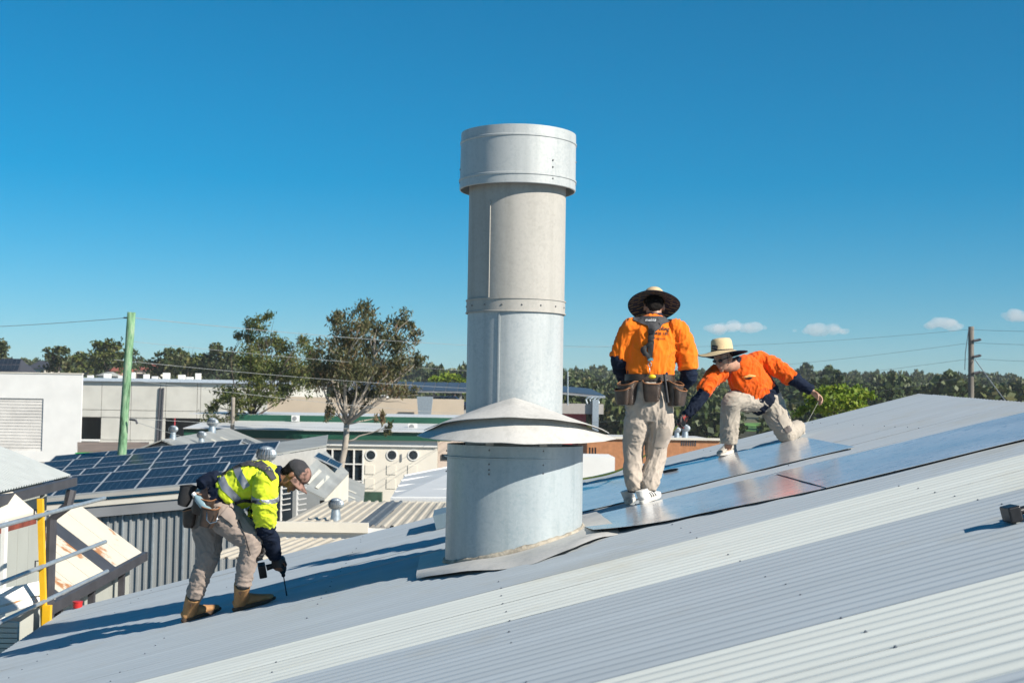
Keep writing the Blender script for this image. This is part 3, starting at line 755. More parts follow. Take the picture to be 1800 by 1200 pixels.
def pouch(c, out, up, wdt, dep, hgt, m, edge, parent, name='tool_pouch', tilt=0.0):
    """open leather pocket: C centre of the mouth"""
    out = V(out).normalized(); up = V(up).normalized(); sd = out.cross(up).normalized(); up = sd.cross(out).normalized(); n = 24; rows = [(-1.0, 0.50, 0.35), (-0.98, 0.72, 0.62), (-0.8, 0.84, 0.82), (-0.4, 0.94, 0.95), (0.0, 1.0, 1.06)]
    vs = []; fs = []
    for z, kx, ky in rows:
        for k in range(n):
            a = 2 * math.pi * k / n; x = math.copysign(abs(math.cos(a)) ** 0.6, math.cos(a)); y = math.copysign(abs(math.sin(a)) ** 0.8, math.sin(a))
            zz = z * hgt - (0.16 * hgt * max(0, y) if z == 0 else 0)
            vs.append(c + sd * x * kx * wdt / 2 + out * (y * ky * dep / 2) + up * zz)
    m_ = len(rows)
    for j in range(m_ - 1):
        for k in range(n): fs.append((j*n+k, j*n+(k+1)%n, (j+1)*n+(k+1)%n, (j+1)*n+k))
    fs.append(tuple(range(n-1, -1, -1)))
    o = mesh(name, vs, fs, m, parent); mod = o.modifiers.new('s', 'SOLIDIFY'); mod.thickness = 0.006; mod.offset = -1; auto_smooth(o, 50)
    rim = [vs[(m_-1)*n+k] for k in range(n)] + [vs[(m_-1)*n]]
    MB().tube(rim, 0.005, 6, False).build('pouch_edge', edge, o, smooth=True)
    return o
# ------------------------------------------------------------------ the standing man, seen from behind
def standing_man():
    FT = R(1130, 882, 0.012); Y0 = FT.y; k = Y0 / F
    root = empty('person', FT, 'standing person in orange shirt, wide straw hat and tool belt, back turned', 'person', 'roofers at work')
    def J(px, py, dy=0.0): return P(px, py, Y0 + dy)
    X = V((1, 0, 0)); Zu = V((0, 0, 1)); Yv = V((0, 1, 0))
    hipL, hipR = J(1120, 722), J(1158, 722); knL, knR = J(1113, 790, .03), J(1153, 792, .05); anL, anR = J(1114, 852, .0), J(1142, 852, -.02)
    shL, shR = J(1109, 579, .03), J(1191, 581, .03); elL, elR = J(1088, 633, .05), J(1209, 642, .03); wrL, wrR = J(1101, 677, .24), J(1193, 681, .24)
    pel, wai, che, nck = J(1140, 705), J(1143, 655, .02), J(1149, 600, .03), J(1150, 556, .05)
    hc = J(1150, 541, .10); hf = V((0.06, 0.86, -0.50)); hu = V((0.0, 0.5, 0.86))
    # one continuous body under the clothes
    b = MB()
    b.limb([pel, wai, che, J(1149, 572, .04), nck], [(.15, .10), (.135, .095), (.165, .105), (.13, .08), (.06, .06)], X)
    for h, kn, an in ((hipL, knL, anL), (hipR, knR, anR)):
        b.limb([h + Zu * .05, h, kn, an, an - Zu * .06], [.08, .085, .055, .042, .042], X)
    for s, e, w, th in ((shL, elL, wrL, 1), (shR, elR, wrR, -1)):
        b.limb([s, e, w], [.055, .043, .030], Yv); dd = (w - e).normalized()
        hand_shapes(b, w, (dd + V((0.25 * th, .1, -.2))), V((0.9 * th, -.3, -.2)), 0.55, 1.0, thumb=-th)
    at = head_shapes(b, hc, hf, hu, nck, 1.02)
    fuse('body', b, SKIN_B, root, 0.0065, 4)
    eyes(at, 1.0, root, M_EYE)
    hb = MB(); hb.ell(at(-0.03, 0.03), V((.079, 0, 0)), hf.normalized() * .085, hu * .088, 20, 12); hb.ell(at(-0.075, -0.03), V((.062, 0, 0)), hf.normalized() * .035, hu * .055)
    fuse('hair', hb, C_HAIR, root, 0.007, 2, (0.004, 26, 0.2), (0.004, 60))
    # trousers
    t = MB(); t.limb([J(1142, 668, .02), J(1141, 690, .0), J(1139, 716, -.01), J(1139, 738, 0)], [(.165, .125), (.178, .14), (.185, .15), (.14, .115)], X)
    t.limb([J(1124, 708), J(1119, 745, .0), knL + Zu * .03, knL - Zu * .10, J(1113, 842), J(1115, 861, 0)], [(.100, .13), (.100, .12), (.082, .095), (.074, .083), (.076, .08), (.054, .060)], X)
    t.limb([J(1159, 708), J(1162, 745, .0), knR + Zu * .05, knR - Zu * .07, J(1143, 843), J(1141, 862, -.02)], [(.102, .13), (.108, .12), (.088, .097), (.078, .085), (.080, .082), (.055, .060)], X)
    tr = fuse('trousers', t, C_TAN, root, 0.008, 3, (0.010, 8.0, 0.30), (0.002, 30), 1, (1.2, 1.0, 0.8))
    tb = bvh_of(tr)
    ribbon('cargo_pocket', tb, [(1166, 752), (1162, 786)], [22, 24], C_TAN, tr, 0.007, 0.003, 8)
    # shirt: orange over navy
    s = MB(); s.limb([J(1143, 661, .02), J(1144, 640, .02), J(1146, 612, .03), J(1148, 586, .03), J(1149, 568, .04), J(1150, 556, .05)], [(.190, .14), (.195, .145), (.202, .148), (.19, .135), (.15, .10), (.075, .075)], X)
    s.limb([shL + X * .05, shL, J(1097, 606, .05), elL + Zu * .01], [(.085, .08), (.092, .088), (.086, .083), (.076, .078)], Yv)
    s.limb([shR - X * .05, shR, J(1203, 612, .03), J(1208, 636, .03), J(1209, 649, .03)], [(.085, .08), (.092, .088), (.088, .088), (.092, .088), (.082, .080)], Yv)
    sh = fuse('shirt', s, C_ORANGE, root, 0.008, 4, (0.013, 8.0, 0.34), (0.004, 28), 3, (1.25, 1.0, 0.6))
    n = MB(); n.limb([J(1143, 653, .02), J(1142, 672, .02)], [(.190, .138), (.186, .14)], X)
    fuse('shirt_hem', n, C_NAVY, sh, 0.008, 4, (0.010, 9, 0.3), (0.004, 24), 5)
    n = MB(); n.limb([elL + Zu * .06, elL - Zu * .01, elL.lerp(wrL, .5), wrL], [.066, .070, .062, .045], X); fuse('lower_sleeve', n, C_NAVY, sh, 0.008, 4, (0.012, 9, 0.3), (0.004, 24), 5)
    n = MB(); n.limb([J(1209, 640, .03), J(1210, 660, .04), J(1208, 668, .09), wrR], [.070, .072, .060, .045], X); fuse('lower_sleeve', n, C_NAVY, sh, 0.008, 4, (0.012, 9, 0.3), (0.004, 24), 6)
    c = MB(); c.limb([J(1150, 561, .05), J(1150, 552, .06)], [(.082, .080), (.070, .070)], X); fuse('collar', c, C_NAVY, sh, 0.007, 3)
    bv = bvh_of(sh)
    ribbon('side_seam', bv, [(1196, 578), (1193, 612), (1190, 645)], 2.0, C_RED, sh, 0.002, 0.002)
    # harness: yoke, spine strap, clip
    yoke = ribbon('harness_yoke', bv, [(1150, 556), (1150, 570), (1146, 582)], [40, 27, 12], C_PAD, root, 0.008, 0.006, 8)
    ribbon('shoulder_strap', bv, [(1140, 566), (1127, 562), (1113, 558)], [14, 13, 9], C_PAD, yoke, 0.008, 0.006)
    ribbon('shoulder_strap', bv, [(1158, 566), (1168, 562), (1180, 560)], [14, 12, 8], C_PAD, yoke, 0.008, 0.006)
    ribbon('spine_strap', bv, [(1146, 578), (1144, 606), (1143, 632)], [11, 9, 8], C_STRAP, yoke, 0.008, 0.008)
    ribbon('loose_strap', bv, [(1144, 604), (1132, 612), (1131, 618), (1142, 630)], 7, C_STRAP, yoke, 0.012, 0.014)
    for y in (584, 596): ribbon('buckle', bv, [(1138.5, y), (1148.5, y)], 6, M_BLACK, yoke, 0.014, 0.010, 3)
    ribbon('strap_end', bv, [(1139, 632), (1148, 632)], 5, mat('teal webbing', (0.08, 0.25, 0.32), 0.7), yoke, 0.010, 0.012, 3)
    h1 = hit(bv, 1143, 640, 0.02); MB().tube([h1 + V((math.cos(a) * .013, 0, math.sin(a) * .018)) for a in np.linspace(0, 6.283, 13)], 0.003, 6, False).tube([h1 + V((0, 0, -.018)), h1 + V((0, -.004, -.075))], 0.004, 6).build('snap_hook', C_STEEL, yoke, smooth=True)
    yb = bvh_of(yoke)
    wht = mat('white print', (0.8, 0.8, 0.8), 0.6, var=0.02); blk = mat('black print', (0.012, 0.01, 0.01), 0.7, var=0.1)
    textdecal('yoke_lettering', yb, 'makita', 1134, 564.5, 7.0, wht, yoke, 0.35, 0.02, 0.004, 0.012)
    textdecal('back_lettering', bv, 'Roofing', 1146.5, 579.5, 9.6, blk, sh, 0, 0.07, 0.005, 0.01)
    textdecal('back_lettering', bv, '0438 186', 1148, 588, 7.2, blk, sh, 0, 0.04, 0.005, 0.006)
    textdecal('back_lettering', bv, '- Kingaroo', 1146, 595.5, 5.4, blk, sh, 0, 0.06, 0.005, 0.004)
    # tool belt with pouches
    bel = MB()
    bel.lathe((0, 0, 0), [(1.0, -.027), (1.0, .027), (.97, .027), (.97, -.027)], 40, close=True)
    bc = J(1142, 664, .02); bel.v = [V((v.x * .205, v.y * .152, v.z)) + bc for v in bel.v]
    belt = bel.build('tool_belt', C_LEATH, root); auto_smooth(belt, 40)
    for px, w_, h_, out, py in ((1101, .175, .19, (-.75, -.55, 0), 668), (1143, .155, .17, (0.0, -1, 0), 667), (1188, .165, .20, (.75, -.55, 0), 668)):
        o = V(out).normalized(); cc = bc + V((o.x * .235, o.y * .185, 0)); cc.z = J(px, py).z - .012
        pouch(cc, out, (out[0] * .12, out[1] * .1, 1), w_, .12, h_, C_LEATH, C_LEDGE, belt)
        if abs(out[0]) > .1: pouch(cc + o * .055 + V((0, 0, -.055)), out, (out[0] * .25, out[1] * .2, 1), w_ * .9, .07, h_ * .72, C_LEATH, C_LEDGE, belt)
    MB().ell(bc + V((0.0, -.205, .006)), (.030, 0, 0), (0, .018, 0), (0, 0, .018)).build('tape_measure_case', mat('bright yellow plastic', (.8, .6, .02), .4), belt, smooth=True)
    MB().tube([bc + V((.10, -.17, .03)), bc + V((.128, -.19, -.20))], [.010, .014], 8).build('hammer_handle', M_BLACK, belt)
    # shoes
    shoe('shoe', R(1106, 885, .012), R(1113, 866, .012), RN, root, C_SHOEW, C_SOLE, 0.28, 0.05, stripes=M_BLACK)
    shoe('shoe', R(1128, 886, .012), R(1172, 868, .012), RN, root, C_SHOEW, C_SOLE, 0.28, 0.05, stripes=M_BLACK)
    for an in (anL, anR):
        so = MB(); so.limb([an + Zu * .02, an - Zu * .06], [.046, .05], X); fuse('sock', so, C_STRAP, root, .008, 2)
    hat(at(-0.005, 0.052), hu + V((0.02, .02, 0)), hf, root, C_STRAW, 0.212, 0.088, 0.105, 0.010, under=C_HATUNDER, droop=0.035)
standing_man()

# ------------------------------------------------------------------ the kneeling man
def kneeling_man():
    FT = R(1280, 803, 0.0); Y0 = FT.y; k = Y0 / F
    root = empty('person', FT, 'kneeling person in orange shirt and straw hat stretching a tape measure', 'person', 'roofers at work')
    def J(px, py, dy=0.0): return P(px, py, Y0 + dy)
    X = V((1, 0, 0)); Zu = V((0, 0, 1)); Yv = V((0, 1, 0))
    pel = J(1345, 700, .16); wai = J(1330, 680, .10); che = J(1307, 655, .02); nck = J(1289, 641, -.08)
    sd = V((0.90, 0.38, 0.18)).normalized()
    shR, shL = J(1262, 656, -.10), J(1333, 634, .10)           # his right arm reaches down, his left is held out
    elR, wrR = J(1233, 697, -.22), J(1206, 731, -.28); elL, wrL = J(1388, 661, .02), J(1428, 688, -.04)
    hipR, hipL = J(1330, 703, .08), J(1354, 706, .20); knR, anR = J(1287, 706, -.06), J(1281, 776, .0); knL, anL = J(1382, 764, .02), J(1404, 752, .36)
    hc = J(1272, 630, -.20); hf = V((-0.70, -0.60, -0.32)); hu = V((-0.25, -0.15, 0.9))
    b = MB(); b.limb([pel, wai, che, nck], [(.15, .10), (.14, .095), (.16, .10), (.06, .06)], sd)
    b.limb([hipR, knR, anR, anR - Zu * .05], [.085, .058, .042, .042], X); b.limb([hipL, knL, anL], [.085, .058, .042], X)
    b.limb([shR, elR, wrR], [.055, .042, .029], Yv); b.limb([shL, elL, wrL], [.055, .042, .029], Yv)
    dR = V((-.42, -.05, -.52)); dL = V((.62, -.12, -.55))
    hand_shapes(b, wrR + dR.normalized() * .01, dR, V((.15, -.75, -.55)), 0.95, 1.05, thumb=1)
    hand_shapes(b, wrL + dL.normalized() * .012, dL, V((-.5, -.35, -.6)), 0.75, 1.08, thumb=-1, thumb_curl=.7)
    at = head_shapes(b, hc, hf, hu, nck, 1.04)
    fuse('body', b, SKIN_B, root, 0.0065, 4)
    g = MB(); hand_shapes(g, wrR + dR.normalized() * .004, dR, V((.15, -.75, -.55)), 0.95, 1.08, thumb=1, fat=1.16); fuse('glove', g, C_GLOVER, root, 0.0055, 3)
    # dark glasses, chin cord, hair
    sg = MB(); hsd = hf.normalized().cross((hu - hf.normalized() * hu.dot(hf.normalized())).normalized())
    for s in (-1, 1): sg.ell(at(0.090, 0.002, s * .033), hsd * .030, hf.normalized() * .008, hu * .019, 14, 8); sg.tube([at(.085, .008, s * .060), at(-.01, .010, s * .080)], .004, 6)
    sg.tube([at(.096, .006, -.01), at(.096, .006, .01)], .004, 6); sg.build('sunglasses', mat('dark lens', (.012, .012, .02), .12), root, smooth=True)
    MB().tube([at(0.02, .04, .074), at(.03, -.05, .070), at(.04, -.115, .02), at(.03, -.05, -.070), at(0.02, .04, -.074)], .003, 6).build('chin_cord', C_STRAP, root)
    hb = MB(); hb.ell(at(-.03, .03), hsd * .080, hf.normalized() * .084, hu * .085); fuse('hair', hb, C_HAIR, root, .008, 2, (.004, 26, .2))
    # trousers
    t = MB(); t.limb([J(1333, 690, .12), J(1346, 704, .15), J(1352, 716, .16)], [(.165, .125), (.175, .145), (.14, .13)], sd)
    t.limb([hipR + V((.03, .02, 0)), J(1308, 703, .01), knR, J(1284, 728, -.03), J(1282, 758, -.01), J(1281, 779, 0)], [(.115, .12), (.11, .115), (.095, .098), (.090, .092), (.088, .088), (.072, .075)], Yv)
    t.limb([hipL, J(1366, 732, .12), knL + V((0, 0, .015)), J(1388, 768, .06)], [(.12, .125), (.115, .118), (.092, .094), (.07, .07)], Yv)
    t.limb([knL + V((.0, .03, .0)), J(1393, 758, .2), anL + V((0, 0, .01))], [(.09, .085), (.085, .085), (.075, .075)], Zu)
    tr = fuse('trousers', t, C_KHAKI, root, .008, 3, (.011, 8.5, .34), (.002, 30), 11, (1, 1, 1)); tb = bvh_of(tr)
    ribbon('cargo_pocket', tb, [(1373, 730), (1384, 748)], [16, 17], C_KHAKI, tr, .008, .003, 8)
    ribbon('knee_patch', tb, [(1380, 757), (1390, 752)], [12, 10], mat('grey knee patch', (.16, .14, .13), .9, var=.3, vscale=60), tr, .004, .003, 8)
    # shirt
    s = MB(); s.limb([J(1332, 692, .10), J(1325, 680, .07), J(1312, 662, .02), J(1302, 648, -.01), J(1293, 638, -.04)], [(.205, .145), (.205, .15), (.205, .15), (.175, .13), (.085, .08)], sd)
    s.limb([shR + sd * .07, shR, J(1250, 668, -.17), elR + V((.02, 0, .045))], [(.09, .085), (.092, .09), (.08, .08), (.072, .072)], Yv)
    s.limb([shL - sd * .08, shL, J(1358, 643, .06), elL + V((-.02, 0, .01)), elL + V((.0, 0, -.0))], [(.09, .085), (.096, .095), (.09, .09), (.085, .085), (.082, .082)], Yv)
    sh = fuse('shirt', s, C_RED, root, .008, 4, (.015, 8.0, .36), (.004, 28), 13, (1, 1, .9))
    n = MB(); n.limb([J(1329, 685, .09), J(1340, 697, .13), J(1349, 705, .15)], [(.195, .14), (.19, .145), (.185, .14)], sd)
    fuse('shirt_hem', n, C_NAVY, sh, .008, 4, (.012, 8, .3), (.004, 24), 15)
    n = MB(); n.limb([elR + V((.03, 0, .06)), elR + V((.0, 0, .0)), elR.lerp(wrR, .5), wrR + dR.normalized() * -.0], [.062, .066, .056, .043], Yv)
    fuse('lower_sleeve', n, C_NAVY, sh, .008, 4, (.012, 8, .3), (.004, 24), 15)
    n = MB(); n.limb([elL + V((-.03, 0, .01)), elL + V((.03, 0, -.02)), elL.lerp(wrL, .55), wrL], [.072, .074, .062, .048], Yv)
    fuse('lower_sleeve', n, C_NAVY, sh, .008, 4, (.012, 8, .3), (.004, 24), 15)
    c = MB(); c.limb([J(1294, 643, -.03), J(1288, 634, -.05)], [(.092, .085), (.080, .074)], sd); fuse('collar', c, C_NAVY, sh, .007, 3, (.006, 12, .2))
    bv = bvh_of(sh)
    ribbon('button_placket', bv, [(1290, 652), (1299, 672), (1310, 696)], 5, C_RED, sh, .004, .002)
    ribbon('chest_logo', bv, [(1307, 663), (1317, 660), (1328, 661)], [1.5, 5, 2], mat('pale orange logo', (.95, .42, .10), .7), sh, .002, .004)
    ribbon('chest_logo', bv, [(1309, 666), (1316, 664.5), (1322, 664)], [1, 2.5, 1.5], M_BLACK, sh, .003, .006)
    ribbon('pocket_flap', bv, [(1305, 659), (1331, 656)], 2.5, C_RED, sh, .004, .002)
    # shoe of the planted foot, and the toe of the folded one
    shoe('shoe', R(1293, 793, .01), R(1262, 804, .01), RN, root, mat('cream canvas shoe', (.55, .51, .44), .8, var=.15, vscale=20), C_SOLE, .28, .056, ah=.13, bulk=1.2)
    a = anL + V((-.05, .04, -.03)); mb = MB(); mb.limb([a, a + V((.07, .07, -.01)), a + V((.13, .09, -.06))], [.05, .048, .035], Zu); fuse('shoe', mb, MATS['cream canvas shoe'], root, .007, 3)
    hp, A = hat(at(-0.005, 0.066), V((-.10, .05, 1.0)), hf, root, C_STRAW2, .240, .100, .128, .018, band=.014, droop=.03, under=C_NAVY)
    hv = bvh_of(hp); ribbon('hat_patch', hv, [(1251.5, 610), (1261.5, 611.5)], 7.5, C_NAVY, hp, .003, .003); ribbon('hat_patch', hv, [(1252.5, 610.2), (1260.5, 611.3)], 4.5, mat('grey patch print', (.3, .27, .2), .8, vscale=160, col2=(.03, .03, .05), lo=.48, hi=.52), hp, .003, .005)
    # tape measure: case in the gloved hand and the blade stretched along the roof
    tp = wrR + dR.normalized() * .085
    tape = empty('tape_measure', tp, 'yellow tape measure blade stretched from the gloved hand down past the flue', 'tape measure')
    MB().obox(tp + V((.0, -.02, .0)), (.034, 0, .01), (0, .018, 0), (-.01, 0, .034)).build('case', M_BLACK, tape)
    e0 = tp + V((-.02, -.02, -.02)); e1 = R(1020, 842, .03); vs = []; fs = []; N = 24; q = (e1 - e0).normalized(); wv = V((0, 0, 1)).cross(q).normalized()
    for i in range(N + 1):
        u = i / N; p = e0.lerp(e1, u) + V((0, 0, -.16 * math.sin(math.pi * u) * (1 - u * .3)))
        for s in (-1, -.33, .33, 1): vs.append(p + V((0, 0, 1)) * s * .011 + wv * (.003 * (1 - s * s)))
    for i in range(N):
        for j in range(3): fs.append((i*4+j, i*4+j+1, i*4+j+5, i*4+j+4))
    mesh('blade', vs, fs, C_TAPE, tape, smooth=True)
    w0 = wrL + dL.normalized() * .1; w1 = R(1398, 775, .02)
    MB().tube([w0, w0.lerp(w1, .5) + V((.01, 0, .0)), w1], .0014, 5).build('string_line', mat('pale cord', (.5, .5, .46), .8), None, label='thin pale string line held down from bare hand of kneeling person', cat='string')
kneeling_man()
# ------------------------------------------------------------------ cordless drivers
M_TEAL = mat('dark teal tool housing', (0.012, 0.03, 0.035), 0.4, var=0.2, vscale=30)
def driver(M, label, group='cordless drivers', bit=True, spin=False):
    """impact driver: local +Z along the bit, handle towards -X, battery at the end of the handle"""
    root = empty('cordless_driver', M.translation, label, 'power tool', group)
    b = MB(); b.lathe((0, 0, 0), [(0.0, -.085), (.026, -.084), (.034, -.07), (.036, -.02), (.034, .02), (.026, .045), (.018, .06), (0, .06)], 20)
    o = b.build('motor_housing', M_TEAL, root, M); auto_smooth(o, 35)
    b = MB(); b.limb([(-.01, 0, -.015), (-.06, 0, -.02), (-.12, 0, -.015)], [(.020, .026), (.018, .022), (.020, .026)], (0, 1, 0), 14, 4); auto_smooth(b.build('handle', M_BLACK, root, M), 40)
    b = MB(); b.box((-.185, -.037, -.055), (-.125, .037, .055)); bat = b.build('battery', M_BLACK, root, M)
    md = bat.modifiers.new('b', 'BEVEL'); md.width = .008; md.segments = 3
    MB().box((-.172, -.0385, -.025), (-.138, -.0372, .025)).build('battery_label', mat('grey battery label', (.25, .27, .28), .5, var=.5, vscale=90), bat, M)
    b = MB(); b.lathe((0, 0, 0), [(.016, .058), (.015, .085), (.010, .092), (0, .092)], 14); auto_smooth(b.build('chuck', M_BLACK, root, M), 35)
    if bit: MB().tube([M @ V((0, 0, .085)), M @ V((0, 0, .245))], .0048, 8).tube([M @ V((0, 0, .225)), M @ V((0, 0, .262))], .0068, 6).build('bit', mat('dark steel bit', (.12, .12, .12), .4, .8), root)
    return root
# ------------------------------------------------------------------ the bending man
def bending_man():
    FT = R(430, 1074); Y0 = R(445, 1070).y; k = Y0 / F
    root = empty('person', FT, 'person in yellow high visibility shirt and cap bending down with a driver', 'person', 'roofers at work')
    def J(px, py, dy=0.0): return P(px, py, Y0 + dy)
    X = V((1, 0, 0)); Zu = V((0, 0, 1)); Yv = V((0, 1, 0))
    pel, wai, che, nck = J(374, 884, .12), J(402, 868, .10), J(446, 846, .06), J(490, 838, .04)
    hipN, hipF = J(377, 892, .03), J(366, 894, .22); knN, anN = J(440, 950, -.02), J(427, 1030, .03); knF, anF = J(367, 970, .16), J(341, 1050, .20)
    shN, shF = J(468, 848, -.13), J(476, 842, .24); elN, wrN = J(466, 918, -.06), J(484, 980, .16); elF, wrF = J(452, 908, .22), J(456, 958, .05)
    hc = J(517, 836, .03); hf = V((0.60, -0.06, -0.80)); hu = V((0.78, 0.02, 0.60))
    b = MB(); b.limb([pel, wai, che, nck], [(.15, .11), (.145, .10), (.16, .11), (.06, .06)], Yv)
    b.limb([hipN, knN, anN, anN - Zu * .05], [.085, .058, .034, .030], Yv); b.limb([hipF, knF, anF, anF - Zu * .05], [.085, .058, .034, .030], Yv)
    b.limb([shN, elN, wrN], [.055, .043, .03], X); b.limb([shF, elF, wrF], [.055, .043, .03], X)
    at = head_shapes(b, hc, hf, hu, nck, 1.0)
    dN = V((.12, .0, -.5)); dF = V((.25, -.3, -.5))
    hand_shapes(b, wrN, dN, V((.4, .8, -.1)), .95, .98, thumb=1); hand_shapes(b, wrF, dF, V((-.2, -.6, -.4)), .8, .98, thumb=1)
    fuse('body', b, SKIN_A, root, .0065, 4); eyes(at, 1.0, root, M_EYE)
    g = MB(); hand_shapes(g, wrN + V((0, 0, .01)), dN, V((.4, .8, -.1)), .95, 1.02, thumb=1, fat=1.2); g.limb([wrN + V((-.015, 0, .05)), wrN], [.040, .036], X); fuse('glove', g, C_GLOVE, root, .0055, 3)
    g = MB(); hand_shapes(g, wrF, dF, V((-.2, -.6, -.4)), .8, 1.02, thumb=1, fat=1.2); fuse('glove', g, C_GLOVE, root, .0055, 3)
    hfn = hf.normalized(); hun = (hu - hfn * hu.dot(hfn)).normalized(); hsd = hfn.cross(hun)
    hb = MB(); hb.ell(at(-.035, .022), hsd * .078, hfn * .075, hun * .080); hb.ell(at(-.06, -.02), hsd * .066, hfn * .042, hun * .05); fuse('hair', hb, C_HAIR, root, .007, 2, (.003, 30, .2))
    # cap: crown and curved visor
    cp = MB(); cp.ell(at(-.008, .042), hsd * .086, hfn * .106, hun * .090, 24, 16)
    cp.v = [v if (v - at(0, .02)).dot(hun) > 0 else v + hun * (-(v - at(0, .02)).dot(hun)) for v in cp.v]
    cap_ = fuse('cap', cp, C_CAP, root, .006, 4, (.003, 14, .2))
    fp = MB(); fp.ell(at(.018, .048), hsd * .080, hfn * .088, hun * .084, 20, 14); fp.v = [v if (v - at(0, .022)).dot(hun) > 0 else v + hun * (-(v - at(0, .022)).dot(hun)) for v in fp.v]
    fuse('cap_front', fp, C_CAMO, cap_, .006, 3)
    vs = []; fs = []; n = 18
    for j in range(6):
        for i in range(n + 1):
            a = math.pi * (i / n - .5) * .98; r = j / 5
            x = math.cos(a) * (.070 + .090 * r); y = math.sin(a) * (.074 + .012 * r)
            vs.append(at(.012 + x, .026 - .022 * r - .035 * (y / .08) ** 2 * (.4 + .6 * r), y))
    for j in range(5):
        for i in range(n): q = j * (n + 1) + i; fs.append((q, q + 1, q + n + 2, q + n + 1))
    vz = mesh('visor', vs, fs, C_CAMO, cap_, smooth=True); md = vz.modifiers.new('s', 'SOLIDIFY'); md.thickness = .005
    # trousers
    t = MB(); t.limb([J(398, 872, .10), J(384, 880, .11), J(368, 886, .12), J(356, 892, .12)], [(.165, .135), (.18, .145), (.175, .135), (.12, .09)], Yv)
    t.limb([hipN + V((.0, .02, .02)), J(400, 912, .0), J(422, 932, -.02), knN, J(437, 975, -.01), J(430, 1008, .02), J(427, 1030, .03)], [(.12, .13), (.13, .13), (.105, .11), (.090, .092), (.074, .076), (.066, .068), (.058, .062)], Yv)
    t.limb([hipF + V((.0, 0, .02)), J(365, 928, .18), knF, J(358, 1000, .17), J(346, 1034, .19), J(342, 1050, .20)], [(.12, .13), (.112, .12), (.088, .092), (.074, .078), (.066, .070), (.056, .060)], Yv)
    tr = fuse('trousers', t, C_TAN2, root, .008, 3, (.010, 9.0, .32), (.002, 30), 21, (1, 1, 1.3)); tb = bvh_of(tr)
    ribbon('cargo_pocket', tb, [(398, 893), (420, 912)], [30, 28], C_TAN2, tr, .012, .006, 8)
    ribbon('pocket_flap', tb, [(404, 884), (426, 903)], [7, 7], C_TAN2, tr, .016, .016, 8)
    ribbon('lanyard_cord', tb, [(410, 890), (420, 915), (432, 945), (440, 975)], 1.6, C_STRAP, tr, .004, .006)
    # shirt
    s = MB(); s.limb([J(400, 868, .10), J(418, 858, .09), J(444, 846, .07), J(466, 840, .06), J(480, 837, .05), J(491, 835, .04)], [(.19, .150), (.195, .155), (.20, .155), (.19, .135), (.14, .10), (.075, .07)], Yv)
    s.limb([shN + Yv * .05, shN, J(466, 884, -.15), elN - Zu * .02], [(.09, .09), (.098, .098), (.092, .088), (.078, .075)], X)
    s.limb([shF - Yv * .05, shF, elF - Zu * .02], [(.09, .09), (.094, .094), (.078, .075)], X)
    sh = fuse('shirt', s, C_YEL, root, .008, 4, (.013, 8.0, .36), (.004, 28), 23, (.9, 1, 1)); bv = bvh_of(sh)
    n = MB(); n.limb([J(405, 866, .10), J(392, 873, .105), J(383, 880, .11)], [(.185, .145), (.188, .146), (.18, .14)], Yv); fuse('shirt_hem', n, C_NAVY, sh, .008, 4, (.010, 9, .3), (.004, 24), 25)
    n = MB(); n.limb([elN + Zu * .06, elN - Zu * .03, elN.lerp(wrN, .5), wrN - Zu * .0], [.068, .074, .066, .046], X); fuse('lower_sleeve', n, C_NAVY, sh, .008, 4, (.013, 8, .3), (.004, 24), 27)
    n = MB(); n.limb([elF + Zu * .06, elF - Zu * .03, elF.lerp(wrF, .5), wrF], [.068, .074, .066, .046], X); fuse('lower_sleeve', n, C_NAVY, sh, .008, 4, (.013, 8, .3), (.004, 24), 28)
    c = MB(); c.limb([J(482, 838, .05), J(497, 834, .04)], [(.088, .086), (.076, .074)], Yv); fuse('collar', c, C_NAVY, sh, .007, 3, (.005, 12, .2))
    ribbon('reflective_tape', bv, [(415, 818), (421, 834), (434, 856)], [14, 13, 13], C_REFL, sh, .003, .003, 8)
    ribbon('reflective_tape', bv, [(388, 838), (396, 856), (420, 880)], [13, 14, 12], C_REFL, sh, .003, .003, 8)
    ribbon('reflective_tape', bv, [(469, 822), (480, 832)], [12, 10], C_REFL, sh, .003, .003, 8)
    ax = (elN - shN).normalized(); cpt = J(466, 876, -.145); ts = MB(); ts.limb([cpt - ax * .022, cpt + ax * .022], [(.103, .100), (.101, .098)], X, 28, 3)
    tp = fuse('sleeve_tape', ts, C_REFL, sh, .006, 1, (.010, 8.0, .36), (.003, 28), 23, (.9, 1, 1))
    # harness
    sp = ribbon('shoulder_strap', bv, [(408, 822), (422, 815), (440, 812), (456, 815), (472, 826), (482, 842)], [6, 9, 12, 13, 12, 9], C_PAD, root, .010, .006, 8)
    ribbon('back_strap', bv, [(412, 813), (400, 826), (390, 836)], [6, 5, 5], C_STRAP, sp, .008, .006)
    ribbon('waist_strap', bv, [(412, 884), (430, 878), (452, 882)], [5, 5, 5], C_STRAP, sp, .008, .008)
    # belt, bags, bottle
    bel = MB(); bel.lathe((0, 0, 0), [(1.0, -.028), (1.0, .028), (.97, .028), (.97, -.028)], 40, close=True)
    axis = (wai - pel).normalized(); q = Zu.rotation_difference(axis).to_matrix(); bc = J(381, 881, .11)
    bel.v = [bc + q @ V((v.x * .160, v.y * .200, v.z)) for v in bel.v]; belt = auto_smooth(bel.build('tool_belt', C_LEATH, root), 40)
    pouch(J(361, 872, -.10), (-.2, -1, .1), (.25, 0, 1), .17, .11, .15, C_LEATH, C_LEDGE, belt)
    pouch(J(371, 888, -.13), (-.1, -1, .1), (.2, 0, 1), .14, .10, .17, C_LEATH, C_LEDGE, belt)
    pouch(J(335, 893, .10), (-1, -.2, .1), (.15, 0, 1), .15, .11, .15, C_LEATH, C_LEDGE, belt)
